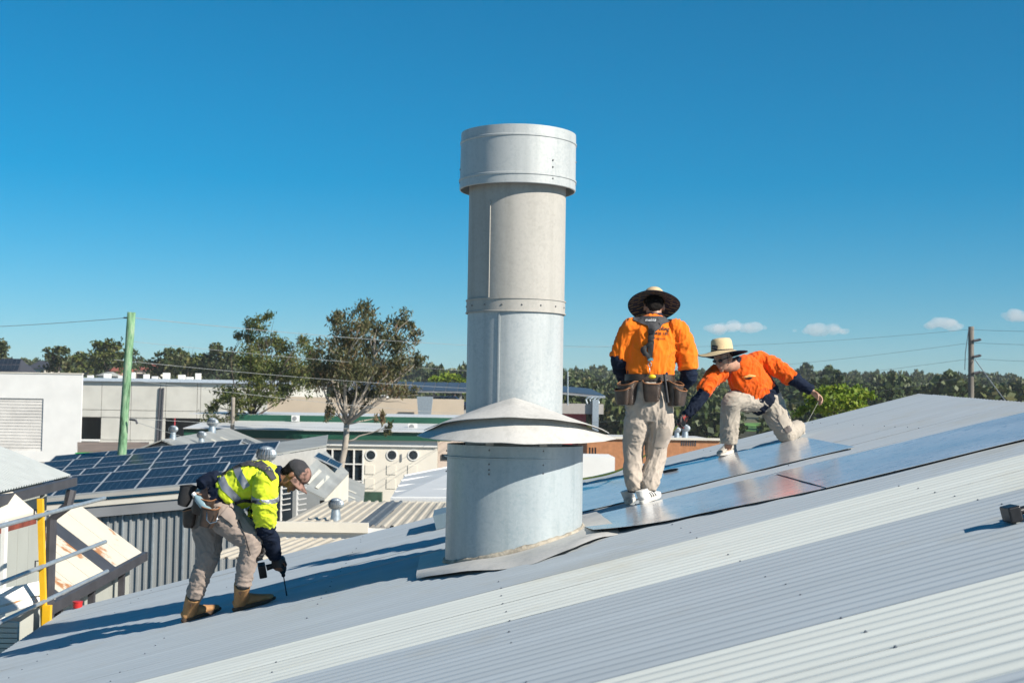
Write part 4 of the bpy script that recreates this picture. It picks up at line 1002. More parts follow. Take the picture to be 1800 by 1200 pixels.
    pouch(J(333, 852, .12), (-1, -.1, .3), (-.3, 0, 1), .17, .12, .17, C_STRAP, C_STRAP, belt)
    gb = MB(); gb.limb([J(352, 855, .05), J(366, 846, .08), J(384, 838, .08)], [(.10, .05), (.12, .06), (.09, .05)], Yv); fuse('folded_navy_cloth', gb, C_NAVY, belt, .008, 3, (.014, 9, .3))
    hp = J(372, 905, -.20); MB().tube([hp + V((-.035, 0, .03)), hp + V((-.028, -.03, -.035)), hp + V((0, -.04, -.058)), hp + V((.045, -.03, -.045)), hp + V((.05, 0, .02))], .005, 8).build('hammer_loop', C_STEEL, belt, smooth=True)
    bt = MB(); b0, b1 = J(339, 866, -.14), J(362, 893, -.14); dv = (b1 - b0).normalized(); qq = Zu.rotation_difference(dv).to_matrix()
    bt.lathe(b0, [(.012, 0.02), (.014, .035), (.030, .06), (.032, .12), (.029, .14), (.032, .16), (.030, .2), (0, .2)], 18, axis=qq)
    mg = bpy.data.materials.new('clear blue bottle plastic'); mg.use_nodes = True; pb = mg.node_tree.nodes['Principled BSDF']; pb.inputs['Base Color'].default_value = (.45, .68, .78, 1); pb.inputs['Roughness'].default_value = .08; pb.inputs['Transmission Weight'].default_value = .6
    bo = auto_smooth(bt.build('water_bottle', mg, None, label='clear plastic water bottle with white lid in the bending person\'s tool pouch', cat='bottle'), 40)
    lid = MB(); lid.lathe(b0, [(.016, 0.0), (.017, .024), (0, .024)], 16, axis=qq).build('lid', mat('white plastic', (.8, .8, .8), .4), bo)
    # boots
    shoe('boot', R(411, 1074), R(487, 1054), RN, root, C_BOOT, C_BOOTSOLE, .33, .054, bulk=1.22, ankle=J(426, 1026, .03))
    shoe('boot', R(321, 1094), R(392, 1072), RN, root, C_BOOT, C_BOOTSOLE, .32, .054, bulk=1.22, ankle=J(341, 1047, .20))
    for an in (anN, anF):
        so = MB(); so.limb([an + Zu * .01, an - Zu * .02], [.054, .052], X); fuse('sock', so, C_STRAP, root, .008, 2)
    # the driver in his hand: bit down on the screw
    tip = R(504, 1046, .0); top = J(494, 985, .25); zl = (tip - top).normalized(); xl = V((1, 0, 0)); xl = V((.95, .25, .05)); xl = (xl - zl * xl.dot(zl)).normalized(); yl = zl.cross(xl)
    M = Matrix((xl, yl, zl)).transposed().to_4x4(); M.translation = tip - zl * .262
    driver(M, 'black cordless driver in the gloved hand, bit on the roof')
    w0 = J(440, 978, .0); w1 = M @ V((-.14, -.03, -.05)); MB().tube([w0, w0.lerp(w1, .5) + V((-.01, 0, -.03)), w1], .004, 6).build('tool_lanyard', C_STRAP, root)
bending_man()
# the second driver lying on the roof at the right
c = R(1782, 918); ax_ = RS.copy(); M = Matrix((-RS, -EV, RN)).transposed().to_4x4()
M = Matrix((RS.cross(RN) * 0 + RS, RN, -EV)).transposed().to_4x4(); M.translation = c + RS * .155 + RN * .042
driver(M, 'black cordless driver lying alone on the open roof', bit=False)
# knife left on the sheet
a = R(1166, 829, .02); b_ = R(1192, 824, .02)
kn = MB(); kn.limb([a, a.lerp(b_, .4), a.lerp(b_, .8), b_], [(.012, .008), (.016, .010), (.013, .009), (.006, .006)], RN, 12, 4); kn = kn.build('utility_knife', M_BLACK, None, smooth=True, label='small black knife left on the sheet behind the standing person', cat='knife')
# ------------------------------------------------------------------ ground and distance
M_GROUND = mat('dry grass and earth', (0.09, 0.10, 0.045), 0.95, vscale=0.02, col2=(0.16, 0.13, 0.08))
M_YARD = mat('worn concrete yard', (0.30, 0.28, 0.25), 0.9, var=0.15, vscale=0.15)
def hill_z(x, y):
    d = max(0.0, y - 430); return 16 * (1 - math.exp(-d / 260.0)) + 4 * noise.noise((x * .004, y * .004, 0)) * min(1, d / 200)
vs = []; fs = []
ys = [-60, 0, 60, 140, 220, 300, 360, 430, 470, 520, 580, 650, 740, 860, 1000, 1200, 1450]; xs = [-1100] + list(range(-800, 801, 50)) + [1100]
for y in ys:
    for x in xs: vs.append((x, y, hill_z(x, y) if y < 1400 else hill_z(x, 1400) - (y - 1400) * .002))
w = len(xs)
for j in range(len(ys) - 1):
    for i in range(w - 1): fs.append((j*w+i, j*w+i+1, (j+1)*w+i+1, (j+1)*w+i))
mesh('ground', vs, fs, M_GROUND, smooth=True, kind='structure')
MB().slab([(-140, -50, .004), (120, -50, .004), (120, 255, .004), (-140, 255, .004)], (0, 0, .01)).build('yard', M_YARD, kind='structure')

def X_(px, Y, py=720): return P(px, py, Y).x
def Z_(py, Y, px=600): return P(px, py, Y).z
def ppx(pt):
    v = V(pt) - CAM; d = v.dot(_f); return 900 + F * v.dot(CR) / d
def cells(parent, name, x0, x1, z0, z1, Y, th, m, holes=(), cuts_x=(), cuts_z=(), gap=0.0):
    """wall facing the viewer built as panels round its openings; with GAP each panel is its own part"""
    xs = sorted({x0, x1, *cuts_x, *[h[0] for h in holes], *[h[1] for h in holes]}); zs = sorted({z0, z1, *cuts_z, *[h[2] for h in holes], *[h[3] for h in holes]})
    xs = [x for x in xs if x0 <= x <= x1]; zs = [z for z in zs if z0 <= z <= z1]; mb = MB(); last = None
    for a, b in zip(xs, xs[1:]):
        for c, d in zip(zs, zs[1:]):
            if any(h[0] <= (a+b)/2 <= h[1] and h[2] <= (c+d)/2 <= h[3] for h in holes): continue
            if gap:
                last = MB().box((a + gap, Y + random.uniform(0, .02), c + gap), (b - gap, Y + th, d - gap)).build(name, m, parent)
            else: mb.box((a, Y, c), (b, Y + th, d))
    return last if gap else mb.build(name, m, parent)
def body(parent, x0, x1, Y0, Y1, z1, m, roofm, over=0.0, rise=0.0, wall=True):
    """side and back walls and a flat roof behind a front wall"""
    if wall:
        MB().box((x0, Y0, 0), (x0 + .2, Y1, z1)).build('wall', m, parent); MB().box((x1 - .2, Y0, 0), (x1, Y1, z1)).build('wall', m, parent); MB().box((x0 + .2, Y1 - .2, 0), (x1 - .2, Y1, z1)).build('wall', m, parent)
    return MB().slab([(x0 - over, Y0 - over, z1), (x1 + over, Y0 - over, z1), (x1 + over, Y1, z1 + rise), (x0 - over, Y1, z1 + rise)], (0, 0, .15)).build('roof', roofm, parent)
M_BEIGE = mat('beige rendered parapet', (0.60, 0.50, 0.38), 0.85, var=0.07, vscale=.4)
M_OFFW = mat('off white precast concrete', (0.62, 0.61, 0.55), 0.85, var=0.10, vscale=.35, bump=.1, bscale=3)
M_GREEN = mat('dark green painted fascia', (0.012, 0.095, 0.055), 0.5, var=0.12, vscale=.6)
M_ROOFW = mat('white metal roofing', (0.66, 0.67, 0.66), 0.45, var=0.07, vscale=.6)
M_ROOFG = mat('weathered grey roofing', (0.34, 0.35, 0.33), 0.55, var=0.14, vscale=.7)
M_ROOFT = mat('faded tan roofing', (0.50, 0.455, 0.37), 0.6, var=0.10, vscale=.9)
M_WALLG = mat('zinc grey wall sheet', (0.36, 0.38, 0.38), 0.5, .15, var=0.10, vscale=1.2)
M_GLASS = mat('dark window glass', (0.015, 0.025, 0.035), 0.08, var=.3)
M_BRICK = mat('orange brick', (0.48, 0.21, 0.09), 0.9, var=0.15, vscale=2.5)
M_TILE = mat('red roof tiles', (0.30, 0.09, 0.06), 0.8, var=.25, vscale=2)
M_RED = mat('red painted panel', (0.38, 0.02, 0.03), 0.5)
M_CELL = None
def cellmat():
    m = bpy.data.materials.new('blue solar cells'); m.use_nodes = True; nt = m.node_tree; b = nt.nodes['Principled BSDF']
    br = tex(nt, 'ShaderNodeTexBrick', 1.0, coord='Object', stretch=(6.0, 6.0, 1)); br.offset = 0.0; br.squash = 1.0
    br.inputs['Color1'].default_value = (.0035, .009, .020, 1); br.inputs['Color2'].default_value = (.005, .012, .026, 1); br.inputs['Mortar'].default_value = (.06, .085, .11, 1)
    br.inputs['Mortar Size'].default_value = .03; br.inputs['Scale'].default_value = 1; br.inputs['Brick Width'].default_value = 1; br.inputs['Row Height'].default_value = .5
    nt.links.new(br.outputs['Color'], b.inputs['Base Color']); b.inputs['Roughness'].default_value = .25; b.inputs['Specular IOR Level'].default_value = .2; return m
M_CELL = cellmat(); M_FRAME = mat('silver panel frame', (.42, .45, .48), .45, .2)
PANEL = {}
def solar(M, parent, sx=1.0, sy=1.7):
    """framed panel on a roof, local x across and y up the slope; the cells are its own piece"""
    key = (sx, sy)
    if key not in PANEL:
        f = MB()
        f.box((-sx/2, -sy/2, -.004), (sx/2, -sy/2 + .02, .044)); f.box((-sx/2, sy/2 - .02, -.004), (sx/2, sy/2, .044)); f.box((-sx/2, -sy/2 + .02, -.004), (-sx/2 + .02, sy/2 - .02, .044)); f.box((sx/2 - .02, -sy/2 + .02, -.004), (sx/2, sy/2 - .02, .044))
        f.box((-sx/2 + .02, -.008, .03), (sx/2 - .02, .008, .040)); fr_ = f.build('solar_panel', M_FRAME, parent, M)
        a = MB().box((-sx/2 + .02, -sy/2 + .02, 0), (sx/2 - .02, sy/2 - .02, .036)).build('cells', M_CELL, fr_, M); PANEL[key] = (fr_, a)
    else:
        fr_ = clone(PANEL[key][0], parent, M, 'solar_panel'); clone(PANEL[key][1], fr_, M, 'cells')
    return fr_
def frame_at(o, xd, yd):
    xd = V(xd).normalized(); yd = V(yd); yd = (yd - xd * yd.dot(xd)).normalized(); zd_ = xd.cross(yd)
    M = Matrix((xd, yd, zd_)).transposed().to_4x4(); M.translation = o; return M
TURB = []
def turbine(c, label, s=1.0):
    """spinning roof ventilator: throat, domed head and curved vanes"""
    root = empty('roof_ventilator', c, label, 'ventilator', 'roof ventilators'); M = Matrix.Translation(c) @ Matrix.Scale(s, 4)
    if not TURB:
        a = MB().lathe((0, 0, 0), [(.2, -.25), (.17, .0), (.15, .2), (.0, .2)], 20).build('throat', M_GALV, root, M); auto_smooth(a, 40)
        v = MB()
        for k in range(22):
            an = 2 * math.pi * k / 22; d = V((math.cos(an), math.sin(an), 0)); t_ = V((-d.y, d.x, 0)); pts = []
            for q in range(7):
                th = -1.2 + 2.4 * q / 6; pts.append(d * (.10 + .17 * math.cos(th)) + V((0, 0, .36 + .17 * math.sin(th))))
            n0 = len(v.v); v.v += [p + t_ * e + d * e * .6 for p in pts for e in (-.022, .022)]; v.f += [(n0+i*2, n0+i*2+1, n0+i*2+3, n0+i*2+2) for i in range(6)]
        b = v.build('vanes', M_GALV, root, M)
        cc = MB().lathe((0, 0, 0), [(.19, .50), (.16, .545), (.08, .575), (0, .58)], 20).build('top_cap', M_GALV, root, M); TURB.extend([a, b, cc])
        core = MB().lathe((0, 0, 0), [(.19, .2), (.21, .36), (.17, .5), (0, .5)], 16).build('core', M_MIDGREY, root, M); TURB.append(core)
    else:
        for o, nme in zip(TURB, ('throat', 'vanes', 'top_cap', 'core')): clone(o, root, M, nme)
    return root
def ribbed(parent, name, o, xd, yd, Lx, Ly, pitch, h, m, n4=True):
    """trapezoid ribbed sheet: ribs run along yd, spaced along xd"""
    o, xd, yd = V(o), V(xd).normalized(), V(yd).normalized(); zd_ = xd.cross(yd).normalized()
    if zd_.z < -0.01: zd_ = -zd_
    vs = []; fs = []; k = max(1, int(Lx / pitch)); p = Lx / k; prof = []
    for i in range(k): prof += [(i*p, 0), (i*p + p*.55, 0), (i*p + p*.65, h), (i*p + p*.9, h)]
    prof.append((Lx, 0))
    for a, z in prof: vs += [o + xd * a + zd_ * z, o + xd * a + yd * Ly + zd_ * z]
    fs = [(i*2, i*2+2, i*2+3, i*2+1) for i in range(len(prof) - 1)]
    return mesh(name, vs, fs, m, parent)

# ------------------------------------------------------------------ white warehouse at the left
Y = 150; x0, x1, zt = X_(-70, Y), X_(143, Y), Z_(657, Y, 100)
wh = empty('warehouse', ((x0+x1)/2, Y, 0), 'plain white box warehouse with a grey corrugated wall patch', 'warehouse')
pa = (X_(-30, Y), X_(76, Y), Z_(792, Y, 50), Z_(700, Y, 50))
cells(wh, 'wall', x0, x1, 0, zt, Y, .3, M_WHITE, [pa]); xb = X_(141, Y + 26); MB().slab([(x1 - .02, Y + .3, 0), (xb, Y + 26, 0), (xb, Y + 26, zt), (x1 - .02, Y + .3, zt)], (-.2, 0, 0)).build('wall', M_WHITE, wh); MB().slab([(x0, Y + .3, zt - .2), (x1 - .22, Y + .3, zt - .2), (xb - .22, Y + 26, zt - .2), (x0 - 5, Y + 26, zt - .2)], (0, 0, .1)).build('roof', M_ROOFW, wh)
MB().box((x0 - .05, Y - .08, zt), (x1 + .05, Y + .35, zt + .12)).build('coping', M_CREAM, wh)
mb = MB(); nb = 17
for i in range(nb):
    a = pa[2] + (pa[3] - pa[2]) * i / nb; b = pa[2] + (pa[3] - pa[2]) * (i + 1) / nb
    mb.add([(pa[0], Y + .10, a), (pa[1], Y + .10, a), (pa[1], Y + .15, b), (pa[0], Y + .15, b)], [(0, 1, 2, 3)])
mb.build('corrugated_patch', mat('chalky grey cladding', (.68, .66, .62), .8, var=.12, vscale=.5), wh, kind='stuff')
# ------------------------------------------------------------------ precast warehouse
Y = 200; x0, x1, zt = X_(120, Y), X_(508, Y), Z_(672, Y, 300)
pw = empty('warehouse', ((x0+x1)/2, Y, 0), 'long off white concrete panel warehouse with dark doorway behind the green pole', 'warehouse')
door = (X_(139, Y), X_(178, Y), Z_(772, Y, 160), Z_(733, Y, 160)); bay = (X_(291, Y), X_(352, Y), 0, Z_(735, Y, 320))
cells(pw, 'precast_panel', x0, x1, 0, zt, Y, .2, M_OFFW, [door, bay], [X_(q, Y) for q in (230, 281, 346, 400, 455)], [Z_(722, Y, 300)], gap=.035)
body(pw, x0, x1, Y + .25, Y + 40, zt, M_OFFW, M_ROOFW)
MB().box((x0 - .3, Y - .5, zt + .02), (x1 + .3, Y + .2, zt + .5)).build('gutter', mat('pale blue gutter', (.50, .58, .66), .5), pw)
MB().box((bay[0] - .5, Y + 9, 0), (bay[1] + .5, Y + 9.2, bay[3] + .5)).build('bay_back_wall', M_MIDGREY, pw)
for q in (281, 286.5): MB().tube([(X_(q, Y), Y - .12, zt - .8), (X_(q - 3, Y), Y - .12, .5)], .16, 8).build('downpipe', M_DARKGREY, pw)
MB().tube([(X_(308, Y), Y - .1, bay[3]), (X_(308, Y), Y - .1, 2)], .12, 6).build('red_pipe', M_RED, pw)
MB().box((door[0], Y - .3, door[2] - .25), (door[1], Y - .1, door[2] + .05)).build('door_rail', M_WHITE, pw)
for i, q in enumerate((148, 163, 196, 203, 235, 258, 263, 298, 318, 324)):
    MB().box((X_(q, Y) - .35, Y + 2 + i % 3 * 4, zt + .15), (X_(q, Y) + .35 + .2 * (i % 2), Y + 3 + i % 3 * 4, zt + .9 + .35 * (i % 3))).build('roof_vent_box', M_WHITE, pw)
# ------------------------------------------------------------------ green trimmed building with round windows
Y = 91; gb = empty('shop_building', (X_(600, Y), Y, 0), 'white building with dark green fascia and three round windows', 'building')
x0, x1 = X_(340, Y), X_(770, Y); zt = Z_(783, Y); win = (X_(566, Y), X_(640, Y), Z_(872, Y), Z_(790, Y)); w2 = (X_(430, Y), X_(563, Y), Z_(836, Y), Z_(787, Y))
cells(gb, 'wall', x0, x1, 0, zt, Y, .25, mat('ivory painted wall', (.84, .79, .68), .8, var=.05, vscale=.6), [win, w2]); zf0, zf1 = Z_(772, Y), Z_(756, Y)
x2 = X_(810, Y); MB().box((x1, Y + 1.2, 0), (x2, Y + 1.4, zt + .4)).build('side_wall', mat('pinkish render', (.70, .58, .49), .85, var=.05), gb)
MB().box((x1 + .25, Y + 1.12, Z_(806, Y)), (x1 + .95, Y + 1.19, Z_(796, Y))).build('window', M_GLASS, gb)
MB().box((x0, Y - .15, zt), (x1, Y + .25, zf0)).build('soffit_panel', M_WHITE, gb)
MB().box((x0 - .5, Y - .4, zf0), (X_(795, Y), Y - .2, zf1)).build('fascia', M_GREEN, gb); MB().box((x0 - .5, Y - .2, zf0 + .02), (X_(795, Y), Y + .3, zf0 + .1)).build('soffit', M_WHITE, gb)
MB().slab([(x0 - .5, Y - .6, zf1 - .05), (X_(795, Y), Y - .6, zf1 - .05), (X_(795, Y), Y + 7, Z_(743, Y + 7)), (x0 - .5, Y + 7, Z_(743, Y + 7))], (0, 0, .05)).build('lower_roof', M_ROOFW, gb)
MB().box((X_(405, Y + 7), Y + 7, Z_(744, Y + 7)), (X_(812, Y + 7), Y + 7.3, Z_(731, Y + 7))).build('upper_fascia', M_GREEN, gb)
MB().slab([(X_(330, Y + 7), Y + 7.3, Z_(732, Y + 7)), (X_(812, Y + 7), Y + 7.3, Z_(732, Y + 7)), (X_(812, Y + 7), Y + 20, Z_(727, Y + 20)), (X_(330, Y + 7), Y + 20, Z_(727, Y + 20))], (0, 0, .06)).build('upper_roof', M_ROOFW, gb)
for k, q in enumerate((566, 586, 606, 624, 640)): MB().box((X_(q, Y) - .05, Y - .03, win[2]), (X_(q, Y) + .05, Y + .1, win[3])).build('window_mullion', M_WHITE, gb)
MB().box((win[0], Y + .14, win[2]), (win[1], Y + .16, win[3])).build('window', M_GLASS, gb); MB().box((w2[0], Y + .14, w2[2]), (w2[1], Y + .16, w2[3])).build('window', M_GLASS, gb)
for zz in (Z_(815, Y), Z_(845, Y)): MB().box((win[0], Y - .02, zz - .04), (win[1], Y + .09, zz + .04)).build('window_rail', M_WHITE, gb)
ax90 = Matrix.Rotation(R_(90), 3, 'X')
for q in (653.5, 690.5, 728): 
    c = V((X_(q, Y), Y, Z_(799.5, Y, q))); w_ = MB().lathe(c, [(.30, -.004), (.30, .05), (.37, .05), (.37, -.004)], 28, axis=ax90, close=True).build('round_window', M_WHITE, gb); auto_smooth(w_, 40)
    MB().lathe(c + V((0, -.012, 0)), [(.31, 0), (.31, .01), (0, .01)], 28, axis=ax90).build('pane', M_GLASS, w_)
for q in (652, 690, 727):
    for (ya, yb) in ((816, 832), (840, 857)): 
        if q == 727 and ya == 840: continue
        MB().box((X_(q - 8, Y), Y - .04, Z_(yb, Y)), (X_(q + 8, Y), Y - .002, Z_(ya, Y))).build('wall_panel', MATS['ivory painted wall'], gb)
MB().box((X_(706, Y), Y - .06, Z_(809, Y)), (X_(708.5, Y), Y - .002, Z_(796, Y))).build('wall_vent', M_MIDGREY, gb)
MB().box((X_(617, Y - 1), Y - 1.6, 0), (X_(675, Y - 1), Y - .8, Z_(863, Y - 1))).build('skip_bin', mat('green steel bin', (.03, .08, .05), .6, var=.3, vscale=2), None, label='dark green steel bin against the white wall below the round windows', cat='bin')
def ac_unit(px, py, Y, s, label):
    c = P(px, py, Y); r = empty('air_conditioner', c, label, 'air conditioner', 'air conditioners'); MB().box((c.x - s*.5, Y, c.z - s*.38), (c.x + s*.5, Y + s*.4, c.z + s*.38)).build('casing', M_WHITE, r)
    MB().lathe(c + V((-s*.08, -.004, 0)), [(s*.28, 0), (s*.28, .02), (s*.05, .03), (0, .03)], 20, axis=ax90).build('fan_grille', M_MIDGREY, r)
ac_unit(725, 750, Y + 3, .62, 'small white air conditioner on the lower roof beside green fascia'); ac_unit(519, 735, Y + 6.4, .55, 'white air conditioner with dark fan on the roof left of the gum tree')
# ------------------------------------------------------------------ car park deck with beige parapet, cars and solar canopy
Y = 130; x0, x1 = X_(470, Y), X_(815, Y); zt = Z_(699, Y, 650)
pk = empty('car_park', (X_(650, Y), Y, 0), 'beige walled car park deck with a grey duct rising against it', 'car park')
MB().box((x0, Y, 0), (x1, Y + .4, zt)).build('parapet', M_BEIGE, pk); MB().box((x0, Y + .4, 0), (x1, Y + 40, zt - 1.1)).build('deck', M_YARD, pk)
d0 = P(747, 716, Y - 1.5); MB().slab([(d0.x - .75, Y - 2, zt + .2), (d0.x + .75, Y - 2, zt + .2), (d0.x + .5, Y - 2, zt - 2.4), (d0.x - .5, Y - 2, zt - 2.4)], (0, .8, 0)).build('duct', M_GALV, pk)
Yc = 146; cn = empty('solar_canopy', (X_(720, Yc), Yc, 0), 'long steel car park canopy topped with a row of solar panels', 'canopy')
MB().slab([(X_(610, Yc), Yc, Z_(689, Yc, 720)), (X_(822, Yc), Yc, Z_(689, Yc, 720)), (X_(822, Yc), Yc + 5, Z_(689, Yc, 720) + 1.0), (X_(610, Yc), Yc + 5, Z_(689, Yc, 720) + 1.0)], (0, 0, .12)).build('deck', M_MIDGREY, cn)
zc_ = Z_(689, Yc, 720)
for q in range(615, 822, 21): 
    MB().slab([(X_(q, Yc) + .05, Yc + .02, zc_ + .16), (X_(q + 21, Yc) - .06, Yc + .02, zc_ + .16), (X_(q + 21, Yc) - .06, Yc + 4.9, zc_ + 1.14), (X_(q, Yc) + .05, Yc + 4.9, zc_ + 1.14)], (0, 0, .05)).build('panel', mat('blue canopy panels', (.05, .075, .11), .4), cn)
for q in (640, 700, 760, 808): MB().box((X_(q, Yc) - .12, Yc + 2, zt - 1.1), (X_(q, Yc) + .12, Yc + 2.25, zc_ + .4)).build('post', M_MIDGREY, cn)
def car(c, m, label, s=1.0):
    r = empty('parked_car', c, label, 'car', 'cars parked on the deck'); c = V(c)
    prof = [(-2.1, .35), (-2.1, .75), (-1.6, .88), (-1.05, 1.42), (.55, 1.45), (1.15, .95), (2.0, .8), (2.15, .35)]
    MB().slab([c + V((x, -.85, z)) for x, z in prof], (0, 1.7, 0)).build('body', m, r)
    MB().slab([c + V((x, -.87, z)) for x, z in ((-1.35, .93), (-.98, 1.34), (.48, 1.37), (.98, .95))], (0, 1.74, 0)).build('windows', M_GLASS, r)
    for x in (-1.3, 1.3):
        for y in (-.8, .62): MB().lathe(c + V((x, y, .33)), [(.33, 0), (.33, .2), (0, .2)], 16, axis=ax90).build('wheel', M_BLACK, r)
for q, m_, l in ((762, M_DARKGREY, 'dark grey parked car behind the beige parapet'), (791, mat('dark blue car paint', (.02, .04, .09), .25), 'dark blue parked car behind beige parapet next to the flue'), (668, M_WHITE, 'white parked car seen through the gum tree')):
    car((X_(q, 140), 140, zt - 1.1), m_, l)
# ------------------------------------------------------------------ ribbed shed with ventilators
A = P(287, 774, 55); B = P(402, 752, 80); rd = (B - A); rd.z = 0; L = rd.length; rd.normalize(); sdv = V((rd.y, -rd.x, 0))
gs = empty('ribbed_shed', (A.x, A.y, 0), 'low grey gabled shed with pale skylight strips and ventilators', 'shed')
HW = 8.0; DS = .40
def G(s, t, h=0): return A + rd * t + sdv * s + V((0, 0, -DS * abs(s) + h))
MB().slab([G(0, -.4), G(HW, -.4), G(HW, L), G(0, L)], (0, 0, .05)).build('roof', M_ROOFG, gs); MB().slab([G(-.02, -.4), G(-.02, L), G(-HW, L), G(-HW, -.4)], (0, 0, .05)).build('roof', M_ROOFG, gs)
for t in (2.5, 6.0, 10, 14): MB().slab([G(.7, t, .06), G(HW - .4, t, .06), G(HW - .4, t + .8, .06), G(.7, t + .8, .06)], (0, 0, .012)).build('skylight', mat('cream skylight sheet', (.70, .68, .58), .5), gs)
mb = MB(); mb.slab([V((*G(-HW + .3, 0).xy, 0)), V((*G(HW - .3, 0).xy, 0)), G(HW - .3, 0, -.05), G(0, 0, -.05), G(-HW + .3, 0, -.05)], rd * .2); mb.build('gable_wall', M_MIDGREY, gs)
for i in range(-14, 15):
    s = i * .5; b0 = G(s, -.03, -.12); MB().box((b0.x - .09, b0.y - .05, 0), (b0.x + .09, b0.y, b0.z)).build('wall_rib', M_WALLG, gs)
MB().slab([V((*G(HW - .3, 0).xy, 0)), V((*G(HW - .3, L).xy, 0)), G(HW - .3, L, -.1), G(HW - .3, 0, -.1)], sdv * -.15).build('side_wall', M_WALLG, gs)
turbine(G(.1, 2.0, .2), 'ventilator on grey ribbed shed, beside its gable end', .72); turbine(G(.9, 5.0, .2), 'ventilator on grey ribbed shed between two skylight strips', .78); turbine(G(.1, 16, .15), 'largest ventilator on the ridge of the grey ribbed shed', 1.1)
up_r = (G(0, 0) - G(1, 0)).normalized()
for i in range(2):
    for j in range(3): solar(frame_at(G(2.2 + i * 1.75, 17.5 + j * 1.03, .12), rd, up_r), gs)
# ------------------------------------------------------------------ the solar shed
Y = 33; zA = Z_(886, Y, 97); lat = V((1, 0, .105)).normalized(); dpt = V((.02, 1, 0))
ss = empty('solar_shed', P(250, 900, Y) * 1 - V((0, 0, P(250, 900, Y).z)), 'zinc grey shed carrying four tilted rows of solar panels', 'shed')
o = P(-60, 895, Y - .8); o = V((P(-60, 895, Y-.8).x, Y - .8, Z_(889, Y - .8, 97) - (P(97, 800, Y).x - P(-60, 800, Y).x) * .105)); LX = P(492, 800, Y).x - o.x
lx2 = (X_(489, 53.2) - o.x) / lat.x; MB().slab([o, o + lat * LX, o + lat * lx2 + V((0, 21, 0)), o + dpt * 21], (0, 0, -.10)).build('roof', M_ROOFT, ss)
MB().slab([o + V((0, -.05, .02)), o + lat * LX + V((0, -.05, .02)), o + lat * LX + V((0, -.05, -.08)), o + V((0, -.05, -.08))], (0, .04, 0)).build('roof_edge', M_CREAM, ss)
MB().slab([o + V((0, -.01, -.085)), o + lat * LX + V((0, -.01, -.085)), o + lat * LX + V((0, -.01, -.34)), o + V((0, -.01, -.34))], (0, .1, 0)).build('fascia', M_MIDGREY, ss)
kw = int(LX / .18)
a0 = o + V((0, .12, -.3)); wv = []; 
MB().slab([V((a0.x, a0.y + .04, 0)), V((a0.x + LX * lat.x, a0.y + .04, 0)), a0 + lat * LX + V((0, .04, 0)), a0 + V((0, .04, 0))], (0, .1, 0)).build('wall', M_WALLG, ss)
for i in range(kw):
    q = a0 + lat * (i * .18 + .06); wd = .05 if i % 4 else .03
    if ppx(q) < 150: continue
    MB().box((q.x, q.y - (.0 if i % 4 else .02), 0), (q.x + wd, q.y + .05, q.z - .02)).build('wall_rib', M_WALLG if i % 4 else M_GALV, ss)
tilt = V((0, math.cos(R_(14)), math.sin(R_(14))))
for (Yr, pyb, pxr, spc, n, nm) in ((33.0, 848.5, 381, 72.3, 5, 'front'), (38.6, 828, 432, 61.5, 6, 'second'), (45.0, 801, 478, 52.8, 8, 'third'), (49.6, 795, 412, 48, 7, 'rearmost')):
    e = P(pxr, pyb, Yr)
    for i in range(n):
        c = e - lat * ((i + .5) * 1.004) + tilt * .85
        if nm == 'front' and i == n: continue
        solar(frame_at(c, lat, tilt), ss)
# ------------------------------------------------------------------ grey workshop with skillion roof beyond the bending man
gw = empty('skillion_shed', P(540, 900, 40) - V((0, 0, P(540, 900, 40).z)), 'small pale grey shed with skylight strips and one small solar panel', 'shed')
a, b, c, d = P(515, 852, 38), P(572, 795, 47), P(613, 833, 47), P(570, 879, 38)
MB().slab([a, d, c, b], (0, 0, .06)).build('roof', M_ROOFG, gw)
for t0 in (.18, .48): 
    p = lambda s, t: (a * (1 - s) + b * s) * (1 - t) + (d * (1 - s) + c * s) * t + V((0, 0, .07))
    MB().slab([p(.12, t0 + .1), p(.12, t0 + .2), p(.52, t0 + .2), p(.52, t0 + .1)], (0, 0, .01)).build('skylight', MATS['cream skylight sheet'], gw)
n_ = (d - a).cross(b - a).normalized(); n_ = n_ if n_.z > 0 else -n_
solar(frame_at(p(.78, .35) + V((0, 0, .08)), (b - a), (a - d)), gw, 1.3, .9)
MB().slab([V((a.x, a.y, 0)), V((d.x, d.y, 0)), d, a], (0, .12, 0)).build('wall', M_WALLG, gw); MB().slab([V((d.x, d.y, 0)), V((c.x, c.y, 0)), c, d], (-.12, 0, 0)).build('wall', M_CREAM, gw)
e0, e1, e2, e3 = P(455, 806, 44), P(573, 786, 49), P(573, 836, 49), P(455, 852, 44)
MB().slab([V((e0.x, e0.y, 0)), V((e1.x, e1.y, 0)), e1, e0], (0, .15, 0)).build('parapet_wall', mat('light grey wall', (.42, .42, .40), .7, var=.08), gw)
f0 = P(470, 800, 48); MB().slab([e0 + V((0, .1, .02)), e1 + V((0, .1, .02)), e1 + V((-1, 8, .2)), e0 + V((-1, 8, .2))], (0, 0, .06)).build('upper_roof', M_ROOFG, gw)
for q in (503, 531):
    for j in range(6): 
        t_ = P(q, 850 + j * 9.5, 37.6); MB().slab([t_ + V((-.1, -.05, 0)), t_ + V((.12, -.05, .04)), t_ + V((.12, -.05, .07)), t_ + V((-.1, -.05, .03))], (0, .04, 0)).build('louvre_blade', M_WHITE, gw)
    MB().box((P(q, 850, 37.6).x - .14, 37.55, P(q, 915, 37.6).z), (P(q, 850, 37.6).x - .10, 37.65, P(q, 846, 37.6).z)).build('louvre_frame', M_WHITE, gw)
turbine(P(467, 822, 42) , 'large pale ventilator behind the bending person\'s shoulders', 1.15)
